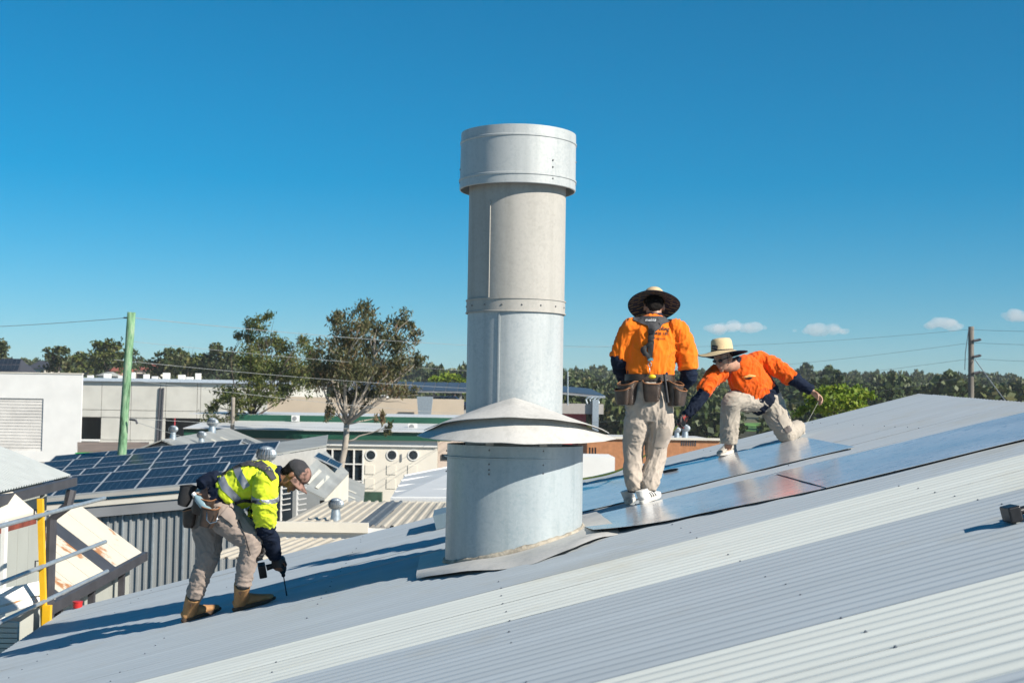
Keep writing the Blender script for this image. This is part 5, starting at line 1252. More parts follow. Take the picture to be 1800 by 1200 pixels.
# ------------------------------------------------------------------ flat cream roof with ventilator, and the white seamed roof
Yf = 26; zf = Z_(917, Yf, 570); xf0 = X_(488, Yf, 917); fl_ = empty('flat_roof_annexe', (X_(600, Yf, 900), Yf, 0), 'flat roofed annexe with ribbed cream roof and one dark roofing strip', 'building')
xe = X_(830, Yf, 917); xs_ = X_(624, Yf, 917); xd_ = X_(660, Yf, 917)
ribbed(fl_, 'roof', (xf0, Yf, zf - .08), (1, 0, 0), (.0, 1, 0), xs_ - xf0, 6.6, .17, .035, M_ROOFT)
ribbed(fl_, 'roof_strip', (xs_, Yf, zf - .07), (1, 0, 0), (0, 1, 0), xd_ - xs_, 6.6, .14, .035, mat('dark roofing strip', (.12, .13, .14), .5, var=.3, vscale=6)); ribbed(fl_, 'roof', (xd_, Yf, zf - .08), (1, 0, 0), (0, 1, 0), xe - xd_, 6.6, .17, .035, M_ROOFT)
xq = X_(648, Yf, 925); MB().box((xf0 - .05, Yf - .12, Z_(934, Yf, 570)), (xq, Yf + .02, zf)).build('parapet', M_CREAM, fl_)
MB().box((xf0, Yf - .02, 0), (xe, Yf + .1, zf - .1)).build('wall', M_WHITE, fl_); MB().box((xf0, Yf + .1, 0), (xf0 + .1, Yf + 6.6, zf - .1)).build('wall', M_CREAM, fl_)
ribbed(fl_, 'lower_roof', (xf0 - .3, Yf - 5.5, Z_(985, Yf - 5.5, 560)), (1, 0, 0), (0, 5.3, Z_(945, Yf, 560) - Z_(985, Yf - 5.5, 560)), 3.6, 5.3, .17, .035, M_ROOFT)
MB().tube([(xf0 + 0, Yf - .3, Z_(948, Yf, 560)), (xf0 + 3.4, Yf - .3, Z_(955, Yf, 560))], .05, 8).build('white_pipe', M_WHITE, fl_)
turbine(V((X_(590, Yf + 1.2, 910), Yf + 1.2, zf + .05)), 'bright round ventilator on the cream flat roof', .56)
wr_ = empty('white_roof_shed', P(750, 850, 40) - V((0, 0, P(750, 850, 40).z)), 'shed with white seamed metal roof just left of the flue', 'shed')
a, b, c, d = P(686, 880, 35), P(711, 838, 43), P(840, 812, 45), P(840, 882, 35)
MB().slab([a, d, c, b], (0, 0, .05)).build('roof', M_ROOFW, wr_); MB().slab([V((a.x, a.y, 0)), V((d.x, d.y, 0)), d, a], (0, .1, 0)).build('wall', M_CREAM, wr_); MB().slab([V((a.x, a.y, 0)), V((b.x, b.y, 0)), b, a], (.1, 0, 0)).build('wall', M_CREAM, wr_)
for t in (.03, .25, .48, .72, .96): MB().tube([a.lerp(b, t) + V((0, 0, .06)), d.lerp(c, t) + V((0, 0, .06))], .035, 6).build('seam', M_ROOFW, wr_)
# low brown roofs and a bright green awning edge beyond the solar shed
lo = empty('low_roofed_store', P(200, 800, 90) - V((0, 0, P(200, 800, 90).z)), 'low brown roofed store with a bright green awning edge', 'building')
a, b = P(136, 797, 80), P(262, 790, 80); MB().slab([a, b, P(262, 779, 105), P(136, 779, 105)], (0, 0, .1)).build('roof', mat('rusty brown roof', (.20, .15, .11), .8, vscale=.6, col2=(.34, .25, .19)), lo)
a, b = P(134, 803, 79.5), P(187, 801, 79.5); MB().slab([a, b, P(187, 794, 79.5), P(134, 795, 79.5)], (0, -.2, 0)).build('awning_edge', mat('bright green sheet', (.04, .42, .08), .5), lo); MB().box((P(136, 797, 80).x, 80, 0), (P(262, 797, 80).x, 104, P(136, 797, 80).z - .2)).build('wall', M_BRICK, lo)

# ------------------------------------------------------------------ neighbour's shed at the left edge
nb_ = empty('neighbour_shed', (-6.8, 18, 0), 'grey green sheet shed with dark gutter and downpipe beside the guard rail', 'shed')
ze = P(124, 836, 20).z; E1, E2 = V((P(0, 864, 16).x, 15.0, ze)), V((P(124, 836, 20).x, 20.0, ze)); ed = (E2 - E1).normalized(); upl = V((-1, 0, .385)).normalized()
ribbed(nb_, 'roof', E1, ed, upl, (E2 - E1).length, 5.0, .12, .02, mat('pale grey roof sheet', (.47, .50, .49), .5, var=.06))
MB().slab([E1 + V((.0, 0, -.02)), E2 + V((0, 0, -.02)), E2 + V((0, 0, -.14)), E1 + V((0, 0, -.14))], (.10, 0, 0)).build('gutter', M_DARKGREY, nb_)
MB().slab([E2 + V((0, .0, -.02)), E2 + upl * 5 + V((0, 0, -.02)), E2 + upl * 5 + V((0, 0, -.16)), E2 + V((0, 0, -.16))], (0, .04, 0)).build('barge_board', M_MIDGREY, nb_)
wx = V((-.30, 0, 0)); 
for i in range(9):
    p0 = E1 + ed * (i * .56 + .0) + wx; p1 = E1 + ed * (i * .56 + .545) + wx
    if p1.y > 19.75: break
    MB().slab([V((p0.x, p0.y, 0)), V((p1.x, p1.y, 0)), V((p1.x, p1.y, ze - .12)), V((p0.x, p0.y, ze - .12))], (-.05, 0, 0)).build('wall_panel', M_SHEDWALL, nb_)
pc = E2 + wx + V((0, -.2, 0)); MB().slab([V((pc.x - .06, 15, 0)), V((pc.x - .06, pc.y, 0)), V((pc.x - .06, pc.y, ze - .15)), V((pc.x + .4, 15, ze - .15))], (-.1, 0, 0)).build('wall', M_SHEDWALL, nb_)
MB().slab([V((pc.x - 4, pc.y, 0)), V((pc.x, pc.y, 0)), V((pc.x, pc.y, ze - .12)), V((pc.x - 4, pc.y, ze + 1.2))], (0, .1, 0)).build('wall', M_SHEDWALL, nb_)
dp = [E2 + V((.05, -.1, -.2)), E2 + V((.02, -.14, -.42)), E2 + V((-.20, -.16, -.62)), E2 + V((-.20, -.16, -4.5))]; MB().tube(dp, .075, 8).build('downpipe', M_DARKGREY, nb_)
# rust stained awning beyond it: cream sheets with strips of a darker colour between
aw = empty('rusty_awning', P(170, 980, 23) - V((0, 0, P(170, 980, 23).z)), 'rust streaked cream awning roof with dark strips and black gutter', 'awning')
def rustmat():
    m = bpy.data.materials.new('rust streaked cream sheet'); m.use_nodes = True; nt = m.node_tree; b = nt.nodes['Principled BSDF']
    n = tex(nt, 'ShaderNodeTexNoise', 1.1, 8, rough=.65); n2 = tex(nt, 'ShaderNodeTexNoise', .5, 3)
    mx = nt.nodes.new('ShaderNodeMath'); mx.operation = 'MULTIPLY'; nt.links.new(n.outputs['Fac'], mx.inputs[0]); nt.links.new(n2.outputs['Fac'], mx.inputs[1])
    nt.links.new(ramp(nt, mx.outputs[0], [(.0, (.58, .54, .46)), (.345, (.52, .48, .39)), (.37, (.36, .17, .07)), (.5, (.20, .08, .035))]), b.inputs['Base Color']); b.inputs['Roughness'].default_value = .75; MATS['rust'] = m; return m
M_RUST = rustmat(); g0, g1 = P(80, 1066, 19.6), P(252, 972, 26.2); gd = (g1 - g0); gL = gd.length; gd.normalize(); far = P(140, 886, 26.2); upv = (far - g1); upL = upv.length; upv.normalize()
cuts = [0, .10, .155, .28, .42, .56, .67, .82, 1.0]; 
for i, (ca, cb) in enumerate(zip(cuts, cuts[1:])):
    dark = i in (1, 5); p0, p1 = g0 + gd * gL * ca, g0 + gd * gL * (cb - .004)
    q = upv * upL; MB().slab([p0, p1, p1 + q, p0 + q], V((0, 0, -.03)) + V((0, 0, .02 if dark else 0))).build('roof_sheet', mat('dark awning strip', (.055, .058, .068), .6, var=.15) if dark else M_RUST, aw)
MB().slab([g0 + V((.06, 0, .02)), g1 + V((.06, .1, .02)), g1 + V((.06, .1, -.14)), g0 + V((.06, 0, -.14))], (-.10, 0, 0)).build('gutter', M_DARKGREY, aw)
wdn = V((-.25, 0, 0)); MB().slab([V((g0.x - .25, g0.y, 0)), V((g1.x - .25, g1.y, 0)), g1 + V((-.25, 0, -.05)), g0 + V((-.25, 0, -.05))], (-.1, 0, 0)).build('wall', M_SHEDWALL, aw)
for t in (.15, .45, .78): q = g0 + gd * gL * t; MB().box((q.x - .14, q.y, 0), (q.x - .04, q.y + .1, q.z - .05)).build('post', M_DARKGREY, aw)
# small rusty porch and white lean-to at the frame edge
pr = empty('porch_roof', P(20, 900, 17) - V((0, 0, P(20, 900, 17).z)), 'small rusty porch roof against the grey green shed wall', 'porch')
a, b, c, d = P(-60, 885, 15.6), P(22, 868, 16.6), P(63, 903, 16.9), P(-40, 930, 15.4); MB().slab([d, c, b, a], (0, 0, .03)).build('roof_sheet', M_RUST, pr); MB().slab([d, c, c + V((0, 0, -.12)), d + V((0, 0, -.12))], (0, .03, 0)).build('fascia', mat('rust red edge', (.22, .05, .03), .8, var=.3, vscale=8), pr); MB().box((d.x + .2, 15.7, 0), (P(19, 930, 16).x, 15.8, P(0, 915, 15.7).z)).build('white_wall', M_WHITE, pr)
ln = empty('white_lean_to', P(30, 1060, 14.5) - V((0, 0, P(30, 1060, 14.5).z)), 'white lean-to roof with rust stain behind the lowest guard rail', 'lean-to')
a, b, c, d = P(-60, 1052, 13.4), P(68, 1026, 14.6), P(78, 1056, 14.4), P(-60, 1100, 13.2)
mb = MB(); n0 = 10
for i in range(n0): t0, t1 = i / n0, (i + .9) / n0; mb = MB().slab([d.lerp(a, t0), c.lerp(b, t0), c.lerp(b, t1) + V((0, 0, .012)), d.lerp(a, t1) + V((0, 0, .012))], (0, 0, .02)); mb.build('roof_sheet', M_RUST if i in (2,) else M_WHITE, ln)
MB().slab([V((d.x, d.y, 0)), V((c.x, c.y, 0)), c + V((0, 0, -.05)), d + V((0, 0, -.05))], (0, .1, 0)).build('wall', M_SHEDWALL, ln)
for i in range(9): 
    z = P(15, 1090 + i * 9, 13.1).z; MB().box((P(-60, 1100, 13).x, 13.0, z - .055), (P(31, 1100, 13).x, 13.05 + .0, z)).build('weatherboard', M_CREAM, ln)
# ------------------------------------------------------------------ guard rail on the eave
Yp = 14.2
gr = empty('guard_rail', P(76, 1108, Yp), 'edge guard rail of galvanised tubes on a bright yellow post', 'guard rail')
M_YEL = mat('yellow powder coat', (.85, .48, .012), .45, var=.08, vscale=6); pb_, pt_ = P(78, 1112, Yp), P(71, 876, Yp)
MB().obox((pb_ + pt_) / 2, (.028, 0, 0), (0, .028, 0), (pt_ - pb_) / 2).build('post', M_YEL, gr); MB().obox(P(78, 1085, Yp) + V((.03, -.01, 0)), (.04, 0, 0), (0, .035, 0), (0, 0, .13)).build('foot_bracket', M_YEL, gr)
for py, ln_ in ((904, 2.15), (994, 2.15), (1056, 2.2)):
    p = P(72 + (py - 904) * .02, py, Yp) + V((.02, 0, 0)); tb = MB().tube([p - EV * 6, p + EV * ln_ * 1.16], .023, 14).build('rail', M_GALV, gr, smooth=False); auto_smooth(tb, 40)
    MB().tube([p + V((-.05, 0, .05)), p + V((-.09, 0, .05)), p + V((-.09, 0, -.05)), p + V((-.05, 0, -.05))], .008, 6).build('clamp', M_DARKGREY, gr)
c = RW(s_eave(15.1) + .16, 15.1, 0); MB().lathe(c, [(0, 0), (.05, 0), (.05, .06), (.055, .06), (.055, .07), (0, .07)], 20).build('paint_tin', mat('red tin', (.55, .02, .02), .4), None, smooth=False, label='small red tin at the lower far corner of the roof', cat='tin')

# ------------------------------------------------------------------ right of the flue
Y = 150; ob = empty('brick_building', (X_(1140, Y), Y, 0), 'low orange brick building with white roof edge behind the workers', 'building')
x0, x1, zt = X_(1033, Y), X_(1265, Y), Z_(772, Y, 1140); hl = [(X_(q, Y), X_(q + 3, Y), Z_(803, Y, 1040), Z_(786, Y, 1040)) for q in (1036, 1041, 1046)]
cells(ob, 'wall', x0, x1, 0, zt, Y, .25, M_BRICK, hl); body(ob, x0, x1, Y + .25, Y + 20, zt - .1, M_BRICK, M_ROOFW); MB().box((x0 - .2, Y - .25, zt), (x1 + .2, Y + .3, zt + .25)).build('roof_edge', M_CREAM, ob)
for h in hl: MB().box((h[0], Y + .12, h[2]), (h[1], Y + .14, h[3])).build('window', M_GLASS, ob)
for q in range(1198, 1226, 4): MB().box((X_(q, Y), Y - .05, Z_(783, Y, 1210)), (X_(q + 2, Y), Y - .002, Z_(774, Y, 1210))).build('vent_slot', M_DARKGREY, ob)
turbine(V((X_(1196, Y), Y + 3, zt + .45)), 'smaller ventilator on the orange brick building roof', 1.6); turbine(V((X_(1213, Y), Y + 4, zt + .5)), 'larger ventilator on the orange brick building roof', 2.0)
Y = 118; MB().box((X_(1005, Y), Y, 0), (X_(1082, Y), Y + 8, Z_(803, Y, 1050))).build('store_room', M_WHITE, None, label='plain white block building in front of the orange brick building', cat='building')
Y = 175; gy = empty('station_building', (X_(1020, Y), Y, 0), 'grey fascia building with red wall panel under a curved strut solar canopy', 'building')
MB().box((X_(975, Y), Y, Z_(727, Y, 1010)), (X_(1061, Y), Y + 10, Z_(709, Y, 1010))).build('fascia', mat('warm grey cladding', (.40, .37, .34), .7, var=.06), gy)
MB().box((X_(985, Y), Y + 1, 0), (X_(1031, Y), Y + 1.3, Z_(727, Y, 1010))).build('red_wall', M_RED, gy); MB().box((X_(1041, Y), Y - .6, 0), (X_(1052, Y), Y + .6, Z_(702, Y, 1045))).build('column', M_GALV, gy)
a, b = P(980, 692, Y + 3), P(1064, 700, Y + 3); MB().slab([a, b, b + V((-1.5, 7, 1.0)), a + V((-1.5, 7, 1.0))], (0, 0, .25)).build('canopy', M_MIDGREY, gy); MB().slab([a + V((0, 0, .28)), b + V((0, 0, .28)), b + V((-1.5, 7, 1.28)), a + V((-1.5, 7, 1.28))], (0, 0, .06)).build('solar_array', MATS['blue canopy panels'], gy)
for q in (1034, 1041, 1048, 1055): MB().tube([P(q - 2, 709, Y), P(q - 4, 702, Y), P(q, 698, Y), P(q + 8, 697, Y + 1)], .12, 6).build('strut', M_GALV, gy)
MB().tube([P(998, 712, Y - 1), P(998, 653, Y - 1)], .09, 6).build('mast', M_GALV, gy)
# ------------------------------------------------------------------ leaves
def cards(c, size, aspect, droop, rng):
    """diamond leaves at centres C"""
    n = len(c); d = rng.normal(size=(n, 3)); d[:, 2] = d[:, 2] * (1 - droop) - droop * 1.6; d /= np.linalg.norm(d, axis=1)[:, None]
    r = rng.normal(size=(n, 3)); w = np.cross(d, r); w /= np.linalg.norm(w, axis=1)[:, None] + 1e-9
    s = size * rng.uniform(.6, 1.3, n)[:, None]; v = np.empty((n, 4, 3)); v[:, 0] = c - d * s / 2; v[:, 1] = c + w * s * aspect / 2; v[:, 2] = c + d * s / 2; v[:, 3] = c - w * s * aspect / 2
    return v.reshape(-1, 3), np.arange(n * 4).reshape(-1, 4)
def clump_pts(center, rad, n, rng, twigs=10, tight=.30):
    """points gathered round twigs in an ellipsoid"""
    u = rng.normal(size=(twigs, 3)); u /= np.linalg.norm(u, axis=1)[:, None]; u *= rng.uniform(.35, 1.0, twigs)[:, None]
    k = rng.integers(0, twigs, n); p = u[k] + rng.normal(size=(n, 3)) * tight
    return np.asarray(center) + p * np.asarray(rad)
L_EUC = leafmat('gum leaves olive', [(.032, .044, .014), (.080, .090, .030), (.15, .142, .058), (.23, .135, .075)], .28)
L_EUC2 = leafmat('gum leaves green', [(.028, .050, .012), (.070, .105, .022), (.14, .16, .036), (.21, .18, .06)], .25)
L_DARK = leafmat('dark tree leaves', [(.018, .034, .010), (.045, .070, .020), (.085, .10, .034), (.15, .13, .05)], .15)
L_BUSH = leafmat('bright yellow green leaves', [(.07, .13, .012), (.16, .26, .02), (.27, .36, .035), (.36, .36, .05)], .35)
L_FOR = leafmat('forest leaves', [(.020, .040, .012), (.048, .078, .022), (.095, .125, .036), (.18, .155, .06)], .15, .045)
M_BARK = mat('pale gum bark', (.42, .37, .31), .85, var=.25, vscale=1.5, bump=.3, bscale=6, stretch=(1, 1, .3)); M_BARK2 = mat('dark bark', (.09, .07, .055), .9, var=.3, vscale=2)
def limb_path(a, b, rng, k=6, bow=.12):
    a, b = V(a), V(b); d = b - a; o = V(rng.normal(size=3)) * d.length * bow; o.z = abs(o.z) * .3
    return [a + d * (i / k) + o * math.sin(math.pi * i / k) + V(rng.normal(size=3)) * d.length * .012 for i in range(k + 1)]
def tree_px(name, label, group, base_px, Yt, fork_py, clumps, leaf, lsize, per, seed, trunk_r, bark=M_BARK, droop=.6, base_lean=0, depth=1.0, aspect=.3, tight=.3):
    """tree whose crown is a list of (px, py, rx, ry[, dY]) clumps"""
    rng = np.random.default_rng(seed); b0 = P(base_px, 700, Yt); b0 = V((b0.x, Yt, 0)); fk = P(base_px + base_lean, fork_py, Yt); k = Yt / F
    root = empty(name, b0, label, 'tree', group); tr = MB(); tr.tube(limb_path(b0, fk, rng, 8, .02), list(np.linspace(trunk_r, trunk_r * .72, 9)), 10)
    pts = []
    for cl in clumps:
        px, py, rx, ry = cl[:4]; dy = cl[4] if len(cl) > 4 else rng.uniform(-1, 1) * depth * 2.2
        c = P(px, py, Yt + dy); rr = (rx * k, max(rx, ry) * k * .8, ry * k); n = int(per * rx * ry)
        pts.append(clump_pts(c, rr, n, rng, max(4, int(rx * ry / 34)), tight))
        st = fk if c.z > fk.z else V((fk.x, fk.y, max(b0.z + 1.5, c.z - 1)))
        pa = limb_path(st, c, rng, 6, .10); r0 = trunk_r * (.42 if rx > 24 else .26); tr.tube(pa, list(np.linspace(r0, r0 * .15, 7)), 7)
        for q in range(3): e = c + V(rng.normal(size=3)) * rx * k * .6; tr.tube(limb_path(pa[4], e, rng, 4, .1), list(np.linspace(r0 * .35, r0 * .08, 5)), 5)
    tr.build('trunk', bark, root, smooth=True)
    v, f = cards(np.concatenate(pts), lsize, aspect, droop, rng); fast_mesh('crown', v, f, leaf, root)
    return root
tree_px('gum_tree', 'tall reddish olive gum tree with pale forked trunk before the round windows', 'gum trees', 604, 84, 745,
    [(592, 556, 20, 18), (640, 545, 20, 20), (622, 580, 34, 24), (655, 575, 26, 24), (706, 565, 24, 20), (728, 585, 16, 16), (690, 600, 30, 24), (645, 615, 40, 26), (610, 612, 28, 24), (560, 655, 28, 30), (585, 640, 30, 28), (625, 655, 38, 28), (665, 650, 36, 24), (700, 640, 28, 20), (738, 632, 17, 12),
     (575, 610, 20, 20), (600, 690, 24, 18), (640, 690, 30, 18), (690, 685, 34, 14), (720, 685, 16, 12), (618, 715, 14, 18), (582, 722, 10, 20), (670, 735, 9, 20), (683, 750, 8, 16), (650, 712, 14, 10)], L_EUC, .30, 1.05, 5, .24, droop=.75, base_lean=6, tight=.25)
tree_px('gum_tree', 'bright green gum tree standing left of the reddish gum', 'gum trees', 443, 100, 735,
    [(452, 575, 22, 18), (430, 590, 18, 14), (468, 560, 14, 12), (460, 610, 30, 22), (440, 630, 28, 22), (490, 600, 18, 16), (505, 620, 20, 20), (528, 598, 13, 14), (470, 650, 34, 26), (510, 655, 30, 30), (440, 665, 28, 22), (375, 712, 16, 14), (400, 695, 26, 20), (430, 700, 28, 22), (475, 700, 26, 18), (500, 690, 22, 16), (540, 620, 18, 18), (538, 665, 20, 26)], L_EUC2, .33, 1.25, 6, .22, M_BARK2, droop=.6, tight=.24)
tree_px('gum_tree', 'small dark tree with dark leafy crown in front of the precast warehouse', 'gum trees', 400, 96, 745, [(375, 735, 18, 16), (395, 742, 22, 16), (365, 745, 12, 10), (410, 728, 16, 14)], L_DARK, .30, .7, 8, .16, M_BARK2, droop=.5)  # crown takes the dark leaf colours
# treeline behind the warehouses: each tree its own
for i, (bx, ys_, cl, lf, lab) in enumerate((
    (-6, 250, [(-8, 615, 22, 24), (6, 612, 10, 14), (0, 640, 20, 16)], L_DARK, 'dark round tree cut by the picture edge above the solar house'),
    (97, 240, [(90, 622, 14, 12), (108, 618, 13, 12), (98, 640, 22, 16), (120, 645, 14, 12)], L_DARK, 'dark double crowned tree above the white warehouse'),
    (150, 262, [(140, 632, 16, 12), (155, 640, 22, 14), (130, 648, 14, 10)], L_EUC2, 'olive tree between the double crowned tree and the broad tree'),
    (190, 250, [(178, 610, 18, 12), (200, 606, 20, 12), (188, 625, 30, 18), (210, 630, 18, 16), (170, 640, 22, 14)], L_EUC2, 'broad spreading tree left of the green pole'),
    (248, 330, [(240, 628, 14, 12), (252, 640, 14, 10)], L_FOR, 'thin pale tree just right of the green pole'),
    (285, 230, [(290, 632, 24, 16), (276, 648, 24, 18), (310, 640, 22, 18)], L_DARK, 'dark tree right of the green pole above the warehouse gutter'),
    (330, 236, [(325, 628, 20, 12), (345, 640, 24, 18), (318, 655, 24, 12)], L_EUC2, 'mid green tree in the line above the warehouse gutter'),
    (382, 228, [(380, 618, 16, 13), (395, 635, 26, 22), (365, 645, 24, 20), (405, 660, 24, 14)], L_DARK, 'tall dark tree beside the bright green gum'))):
    tree_px('tree', lab, 'treeline behind the warehouses', bx, ys_, cl[0][1] + 45, cl, lf, .75, 1.1, 20 + i, .4, M_BARK2, droop=.25, aspect=.6, tight=.26)
tree_px('shrub_tree', 'bright yellow green leafy tree beyond the roof edge right of the kneeling person', None, 1475, 58, 745,
    [(1425, 712, 18, 12), (1440, 698, 22, 16), (1470, 690, 26, 14), (1500, 688, 24, 12), (1525, 697, 18, 12), (1455, 715, 26, 16), (1490, 708, 28, 18), (1520, 712, 16, 12), (1410, 722, 14, 10)], L_BUSH, .20, 1.1, 41, .12, M_BARK2, droop=.1, aspect=.55, tight=.26)
tree_px('shrub_tree', 'yellow green tree top beside the solar canopy left of the flue', None, 800, 165, 690, [(770, 668, 18, 6), (795, 665, 22, 8), (812, 668, 14, 8), (806, 690, 10, 5)], L_BUSH, .5, 1.6, 43, .15, M_BARK2, droop=.1, aspect=.6)
# houses far left
def house(px0, px1, pye, pyr, Y, wm, rm, label):
    x0, x1 = X_(px0, Y), X_(px1, Y); ze, zr = Z_(pye, Y, px0), Z_(pyr, Y, px0); r = empty('house', ((x0+x1)/2, Y, 0), label, 'house', 'houses behind the warehouses')
    MB().box((x0, Y, 0), (x1, Y + 9, ze)).build('wall', wm, r); q = (x1 - x0) * .22
    MB().add([(x0-.4, Y-.4, ze), (x1+.4, Y-.4, ze), (x1+.4, Y+9.4, ze), (x0-.4, Y+9.4, ze), (x0+q, Y+4.5, zr), (x1-q, Y+4.5, zr)], [(0, 1, 5, 4), (1, 2, 5), (2, 3, 4, 5), (3, 0, 4), (0, 3, 2, 1)]).build('roof', rm, r)
    for t in (.25, .65): MB().box((x0 + (x1-x0)*t - .6, Y - .05, ze - 1.9), (x0 + (x1-x0)*t + .6, Y - .005, ze - .7)).build('window', M_GLASS, r)
    return r
h1 = house(-30, 30, 654, 628, 232, M_CREAM, M_DARKGREY, 'house with dark roof and solar panels at the picture edge')
for i in range(5):
    for j in range(2): 
        a = P(-2 + i * 7.4 - j * 3.4, 640 + j * 11, 231.4 - j * .5); MB().slab([a, a + V((.62, 0, 0)), a + V((.84, .3, .92)), a + V((.22, .3, .92))], (0, -.06, .02)).build('solar_panel', M_CELL, h1)
house(46, 74, 647, 632, 245, M_CREAM, M_DARKGREY, 'cream house with dark grey hip roof left of the trees'); house(190, 212, 652, 640, 255, mat('pink render', (.55, .34, .28), .8), M_TILE, 'pink house with red tiled roof left of the green pole')
house(238, 264, 650, 638, 262, M_CREAM, M_TILE, 'cream house with red brown roof right of the green pole'); house(170, 186, 660, 652, 235, M_CREAM, M_ROOFG, 'small grey roofed house beside the pink house')
# ------------------------------------------------------------------ the wooded hills: one mass
rng = np.random.default_rng(5)
def template(seed):
    r = np.random.default_rng(seed); n = 340; u = r.normal(size=(n, 3)); u /= np.linalg.norm(u, axis=1)[:, None]; u[:, 2] = np.abs(u[:, 2]) * 1.1 - .35
    tw = r.normal(size=(9, 3)); tw /= np.linalg.norm(tw, axis=1)[:, None]; tw[:, 2] = np.abs(tw[:, 2]); k = r.integers(0, 9, n); c = tw[k] * .62 + u * .42 * r.uniform(.6, 1, n)[:, None]
    v, f = cards(c, .26, .8, .05, r); return v
temps = [template(s) for s in range(8)]; allv = []; cnt = 0
def lawn(x, y):
    pxv = 900 + F * x / y; return 1290 < pxv < 1366 and y < 700 or 1262 < pxv < 1392 and y < 345
tries = 0; 
while cnt < 2500 and tries < 9000:
    tries += 1; y = 235 + 740 * rng.random() ** 1.25; x = y * rng.uniform(-.52, .52)
    if lawn(x, y): continue
    pxv = 900 + F * x / y
    if pxv < 560 and y < 420: continue
    if pxv < 1000 and y < 335: continue
    z = hill_z(x, y); h = rng.uniform(8, 19) * (.75 if y < 335 else 1) * (1.15 if rng.random() < .08 else 1); r_ = rng.uniform(2.4, 6.5)
    t_ = temps[rng.integers(0, 8)]; a = rng.uniform(0, 6.28); ca, sa = math.cos(a), math.sin(a); v = t_ * np.array([r_, r_, h * .42])
    v = np.stack([v[:, 0]*ca - v[:, 1]*sa + x, v[:, 0]*sa + v[:, 1]*ca + y, v[:, 2] + z + h * .55], 1); allv.append(v.astype(np.float32)); cnt += 1
for i in range(150):
    pxv = rng.uniform(1000, 1285) if i < 120 else rng.uniform(1370, 1480); y = rng.uniform(178, 250); x = (pxv - 900) / F * y; h = rng.uniform(6, 9.5); r_ = rng.uniform(2.4, 4.2)
    v = temps[i % 8] * np.array([r_, r_, h * .5]) + np.array([x, y, h * .45]); allv.append(v.astype(np.float32))
allv = np.concatenate(allv); fast_mesh('forest', allv, np.arange(len(allv)).reshape(-1, 4), L_FOR, kind='stuff', label='dark green wooded hills along the horizon', cat='forest')
vs = []; q = [(1290, 420), (1368, 420), (1368, 700), (1290, 700)]
MB().slab([((px - 900) / F * y, y, hill_z((px - 900) / F * y, y) + .25) for px, y in q], (0, 0, .02)).build('playing_field', mat('mown green grass', (.10, .26, .04), .95, var=.2, vscale=.05), kind='structure')
# ------------------------------------------------------------------ poles and wires
def pole(px, pyt, Y, r, m, label, lean=0.0):
    t = P(px, pyt, Y); b = V((t.x - lean, Y, 0)); o = empty('power_pole', b, label, 'power pole', 'power poles'); n = 14; pts = [b.lerp(t, i / n) for i in range(n + 1)]
    p = MB().tube(pts, [r * (1.12 - .17 * i / n) for i in range(n + 1)], 14).build('shaft', m, o, smooth=True); jitter(p, r * .12, 1.2); return o, t
def greenpole():
    m = bpy.data.materials.new('green treated timber'); m.use_nodes = True; nt = m.node_tree; b = nt.nodes['Principled BSDF']; n = tex(nt, 'ShaderNodeTexNoise', 2.2, 7, stretch=(2.5, 2.5, .5)); n2 = tex(nt, 'ShaderNodeTexNoise', 14, 3, stretch=(3, 3, .3))
    mx = nt.nodes.new('ShaderNodeMix'); mx.data_type = 'FLOAT'; mx.inputs[0].default_value = .4; nt.links.new(n.outputs['Fac'], mx.inputs[2]); nt.links.new(n2.outputs['Fac'], mx.inputs[3])
    nt.links.new(ramp(nt, mx.outputs[0], [(.40, (.03, .055, .025)), (.46, (.10, .21, .11)), (.53, (.16, .31, .17)), (.63, (.32, .40, .27))]), b.inputs['Base Color']); b.inputs['Roughness'].default_value = .85; return m
gp, gt = pole(231, 549, 50, .155, greenpole(), 'thick green stained timber pole above the solar shed', .38)
c = P(228, 737, 49.8); MB().tube([c, c + V((.25, -.1, -.02)), c + V((.3, -.1, -.15))], .04, 6).build('cable_bracket', M_DARKGREY, gp); MB().tube([gt + V((-.28, 0, -.2)), gt + V((.12, 0, -.2))], .03, 6).build('wire_hook', M_DARKGREY, gp)
rp, rt = pole(1707, 574, 72, .15, mat('grey weathered timber', (.20, .18, .155), .9, var=.3, vscale=3, stretch=(3, 3, .4)), 'grey timber pole with side insulators behind the roof ridge', .0)
for py in (599, 627, 656): 
    c = P(1711, py, 71.8); MB().tube([c, c + V((.30, 0, .06))], .07, 8).ell(c + V((.33, 0, .07)), (.10, 0, 0), (0, .10, 0), (0, 0, .07), 10, 6).build('insulator', M_DARKGREY, rp)
sp_, st_ = pole(410, 698, 88, .13, mat('grey timber', (.30, .27, .23), .9, var=.2), 'short grey pole in front of the small dark tree')
M_WIRE = mat('pale weathered cable', (.30, .32, .32), .7)
def wire(a, b, sag, r, label, grp='overhead cables'):
    a, b = V(a), V(b); pts = [a.lerp(b, i / 24) + V((0, 0, -4 * sag * (i / 24) * (1 - i / 24))) for i in range(25)]
    MB().tube(pts, r, 5).build('overhead_cable', M_WIRE, None, label=label, cat='cable', group=grp)
g = P(229, 558, 50); wire(P(-250, 580, 60), g, .12, .011, 'cable running left from the top of the green pole'); wire(g, P(1100, 606, 140), .6, .012, 'faint cable running right from the top of green pole')
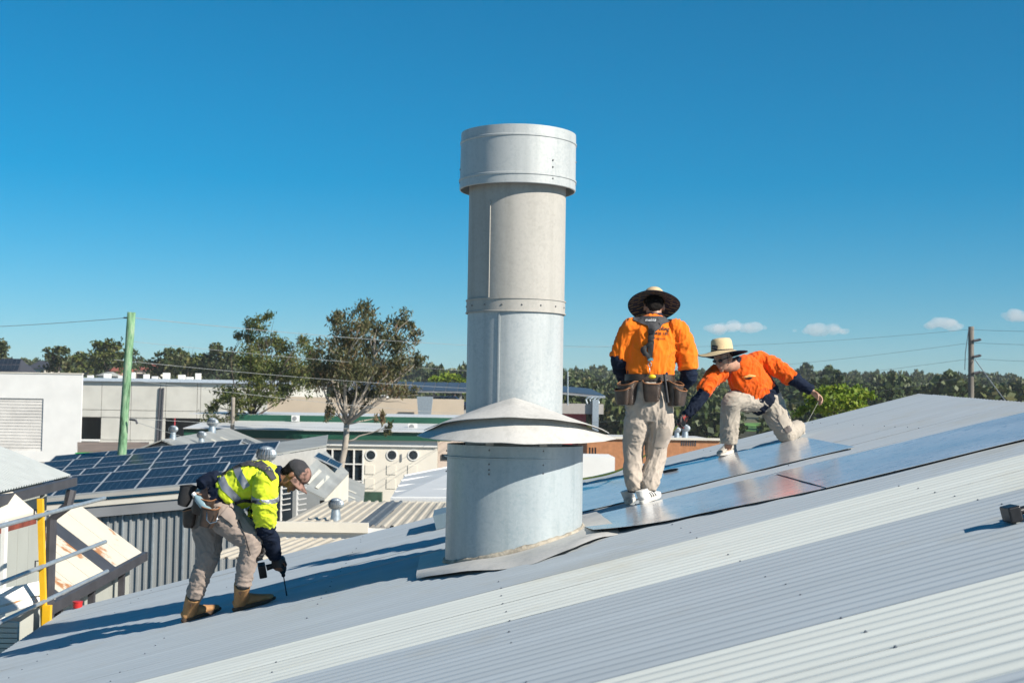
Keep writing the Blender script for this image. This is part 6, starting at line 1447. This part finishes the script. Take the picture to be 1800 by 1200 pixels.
for i, (p0, p1, sg, lb) in enumerate((((200, 632, 60), (980, 688, 95), .25, 'upper of the cables crossing the gum trees'), ((230, 600, 66), (980, 660, 105), .2, 'highest cable crossing the gum tree crowns'), ((230, 668, 60), (980, 735, 100), .3, 'lower cable crossing the gum tree trunks'), ((230, 738, 50), (420, 790, 62), .1, 'service cable dropping from the green pole bracket'), ((230, 735, 50), (1000, 742, 120), .5, 'cable along the beige parapet from green pole bracket'))):
    wire(P(*p0), P(*p1), sg, .010, lb)
for i, (y0, yl, xr, yr) in enumerate(((579, 606, 1900, 582), (602, 662, 1900, 606), (630, 690, 1900, 636), (661, 745, 1900, 668))):
    nm = ('top', 'second', 'third', 'lowest')[i]; c = P(1709 if i else 1704, y0, 71.7)
    wire(c, P(960, yl, 110), .5, .008, f'{nm} cable running left from the grey timber pole'); wire(c, P(xr, yr, 62), .05, .008, f'{nm} cable running right from the grey timber pole')
MB().tube([P(1714, 632, 71.8), P(1745, 675, 70), P(1775, 715, 68)], .025, 5).build('stay_wire', M_WIRE, rp); MB().tube([P(1703, 578, 71.8), P(1697, 620, 71.8), P(1696, 650, 71.8)], .02, 5).build('lead_wire', M_DARKGREY, rp)
# ------------------------------------------------------------------ small clouds low in the sky
def cloud(px, py, w, h, label, seed, dens):
    r = random.Random(seed); Y = 5200; k = Y / F; mb = MB(); c = P(px, py, Y)
    for i in range(14):
        t = r.uniform(-1, 1); s = (1 - t * t) ** .5 * .6 + .25; rr = h * k * r.uniform(.35, .6) * s
        mb.ell(c + V((t * w * k * .8, r.uniform(-60, 60), h * k * (r.uniform(-.1, .5) * s - .2))), (rr * 1.7, 0, 0), (0, rr * 2, 0), (0, 0, rr), 12, 8)
    m = bpy.data.materials.get('cloud vapour')
    if not m:
        m = bpy.data.materials.new('cloud vapour'); m.use_nodes = True; nt = m.node_tree; nt.nodes.remove(nt.nodes['Principled BSDF']); v = nt.nodes.new('ShaderNodeVolumePrincipled')
        v.inputs['Color'].default_value = (1, .97, .95, 1); v.inputs['Density'].default_value = .008; v.inputs['Anisotropy'].default_value = -.3; nt.links.new(v.outputs[0], nt.nodes['Material Output'].inputs['Volume'])
    o = fuse('cloud', mb, m, None, h * k * .09, 6, (h * k * .10, 1 / (h * k), .0), (h * k * .06, 3 / (h * k)), seed, label=label, cat='cloud', group='small clouds'); return o
cloud(1292, 573, 60, 22, 'small puffy cloud above the kneeling person\'s hat', 1, .01); cloud(1438, 579, 56, 18, 'small flat cloud between the hat and the grey timber pole', 2, .01); cloud(1657, 570, 40, 20, 'small cloud left of the grey timber pole', 3, .01); cloud(1800, 553, 34, 22, 'small cloud cut by the picture edge', 4, .01)
# ------------------------------------------------------------------ the air between here and the hills
def haze():
    m = bpy.data.materials.new('pale air'); m.use_nodes = True; nt = m.node_tree; nt.nodes.remove(nt.nodes['Principled BSDF']); v = nt.nodes.new('ShaderNodeVolumePrincipled')
    v.inputs['Color'].default_value = (.86, .93, 1.0, 1); v.inputs['Density'].default_value = .00014; v.inputs['Anisotropy'].default_value = .1; nt.links.new(v.outputs[0], nt.nodes['Material Output'].inputs['Volume'])
    MB().box((-1200, -120, -8), (1200, 1500, 75)).build('haze', m, kind='stuff')
haze()
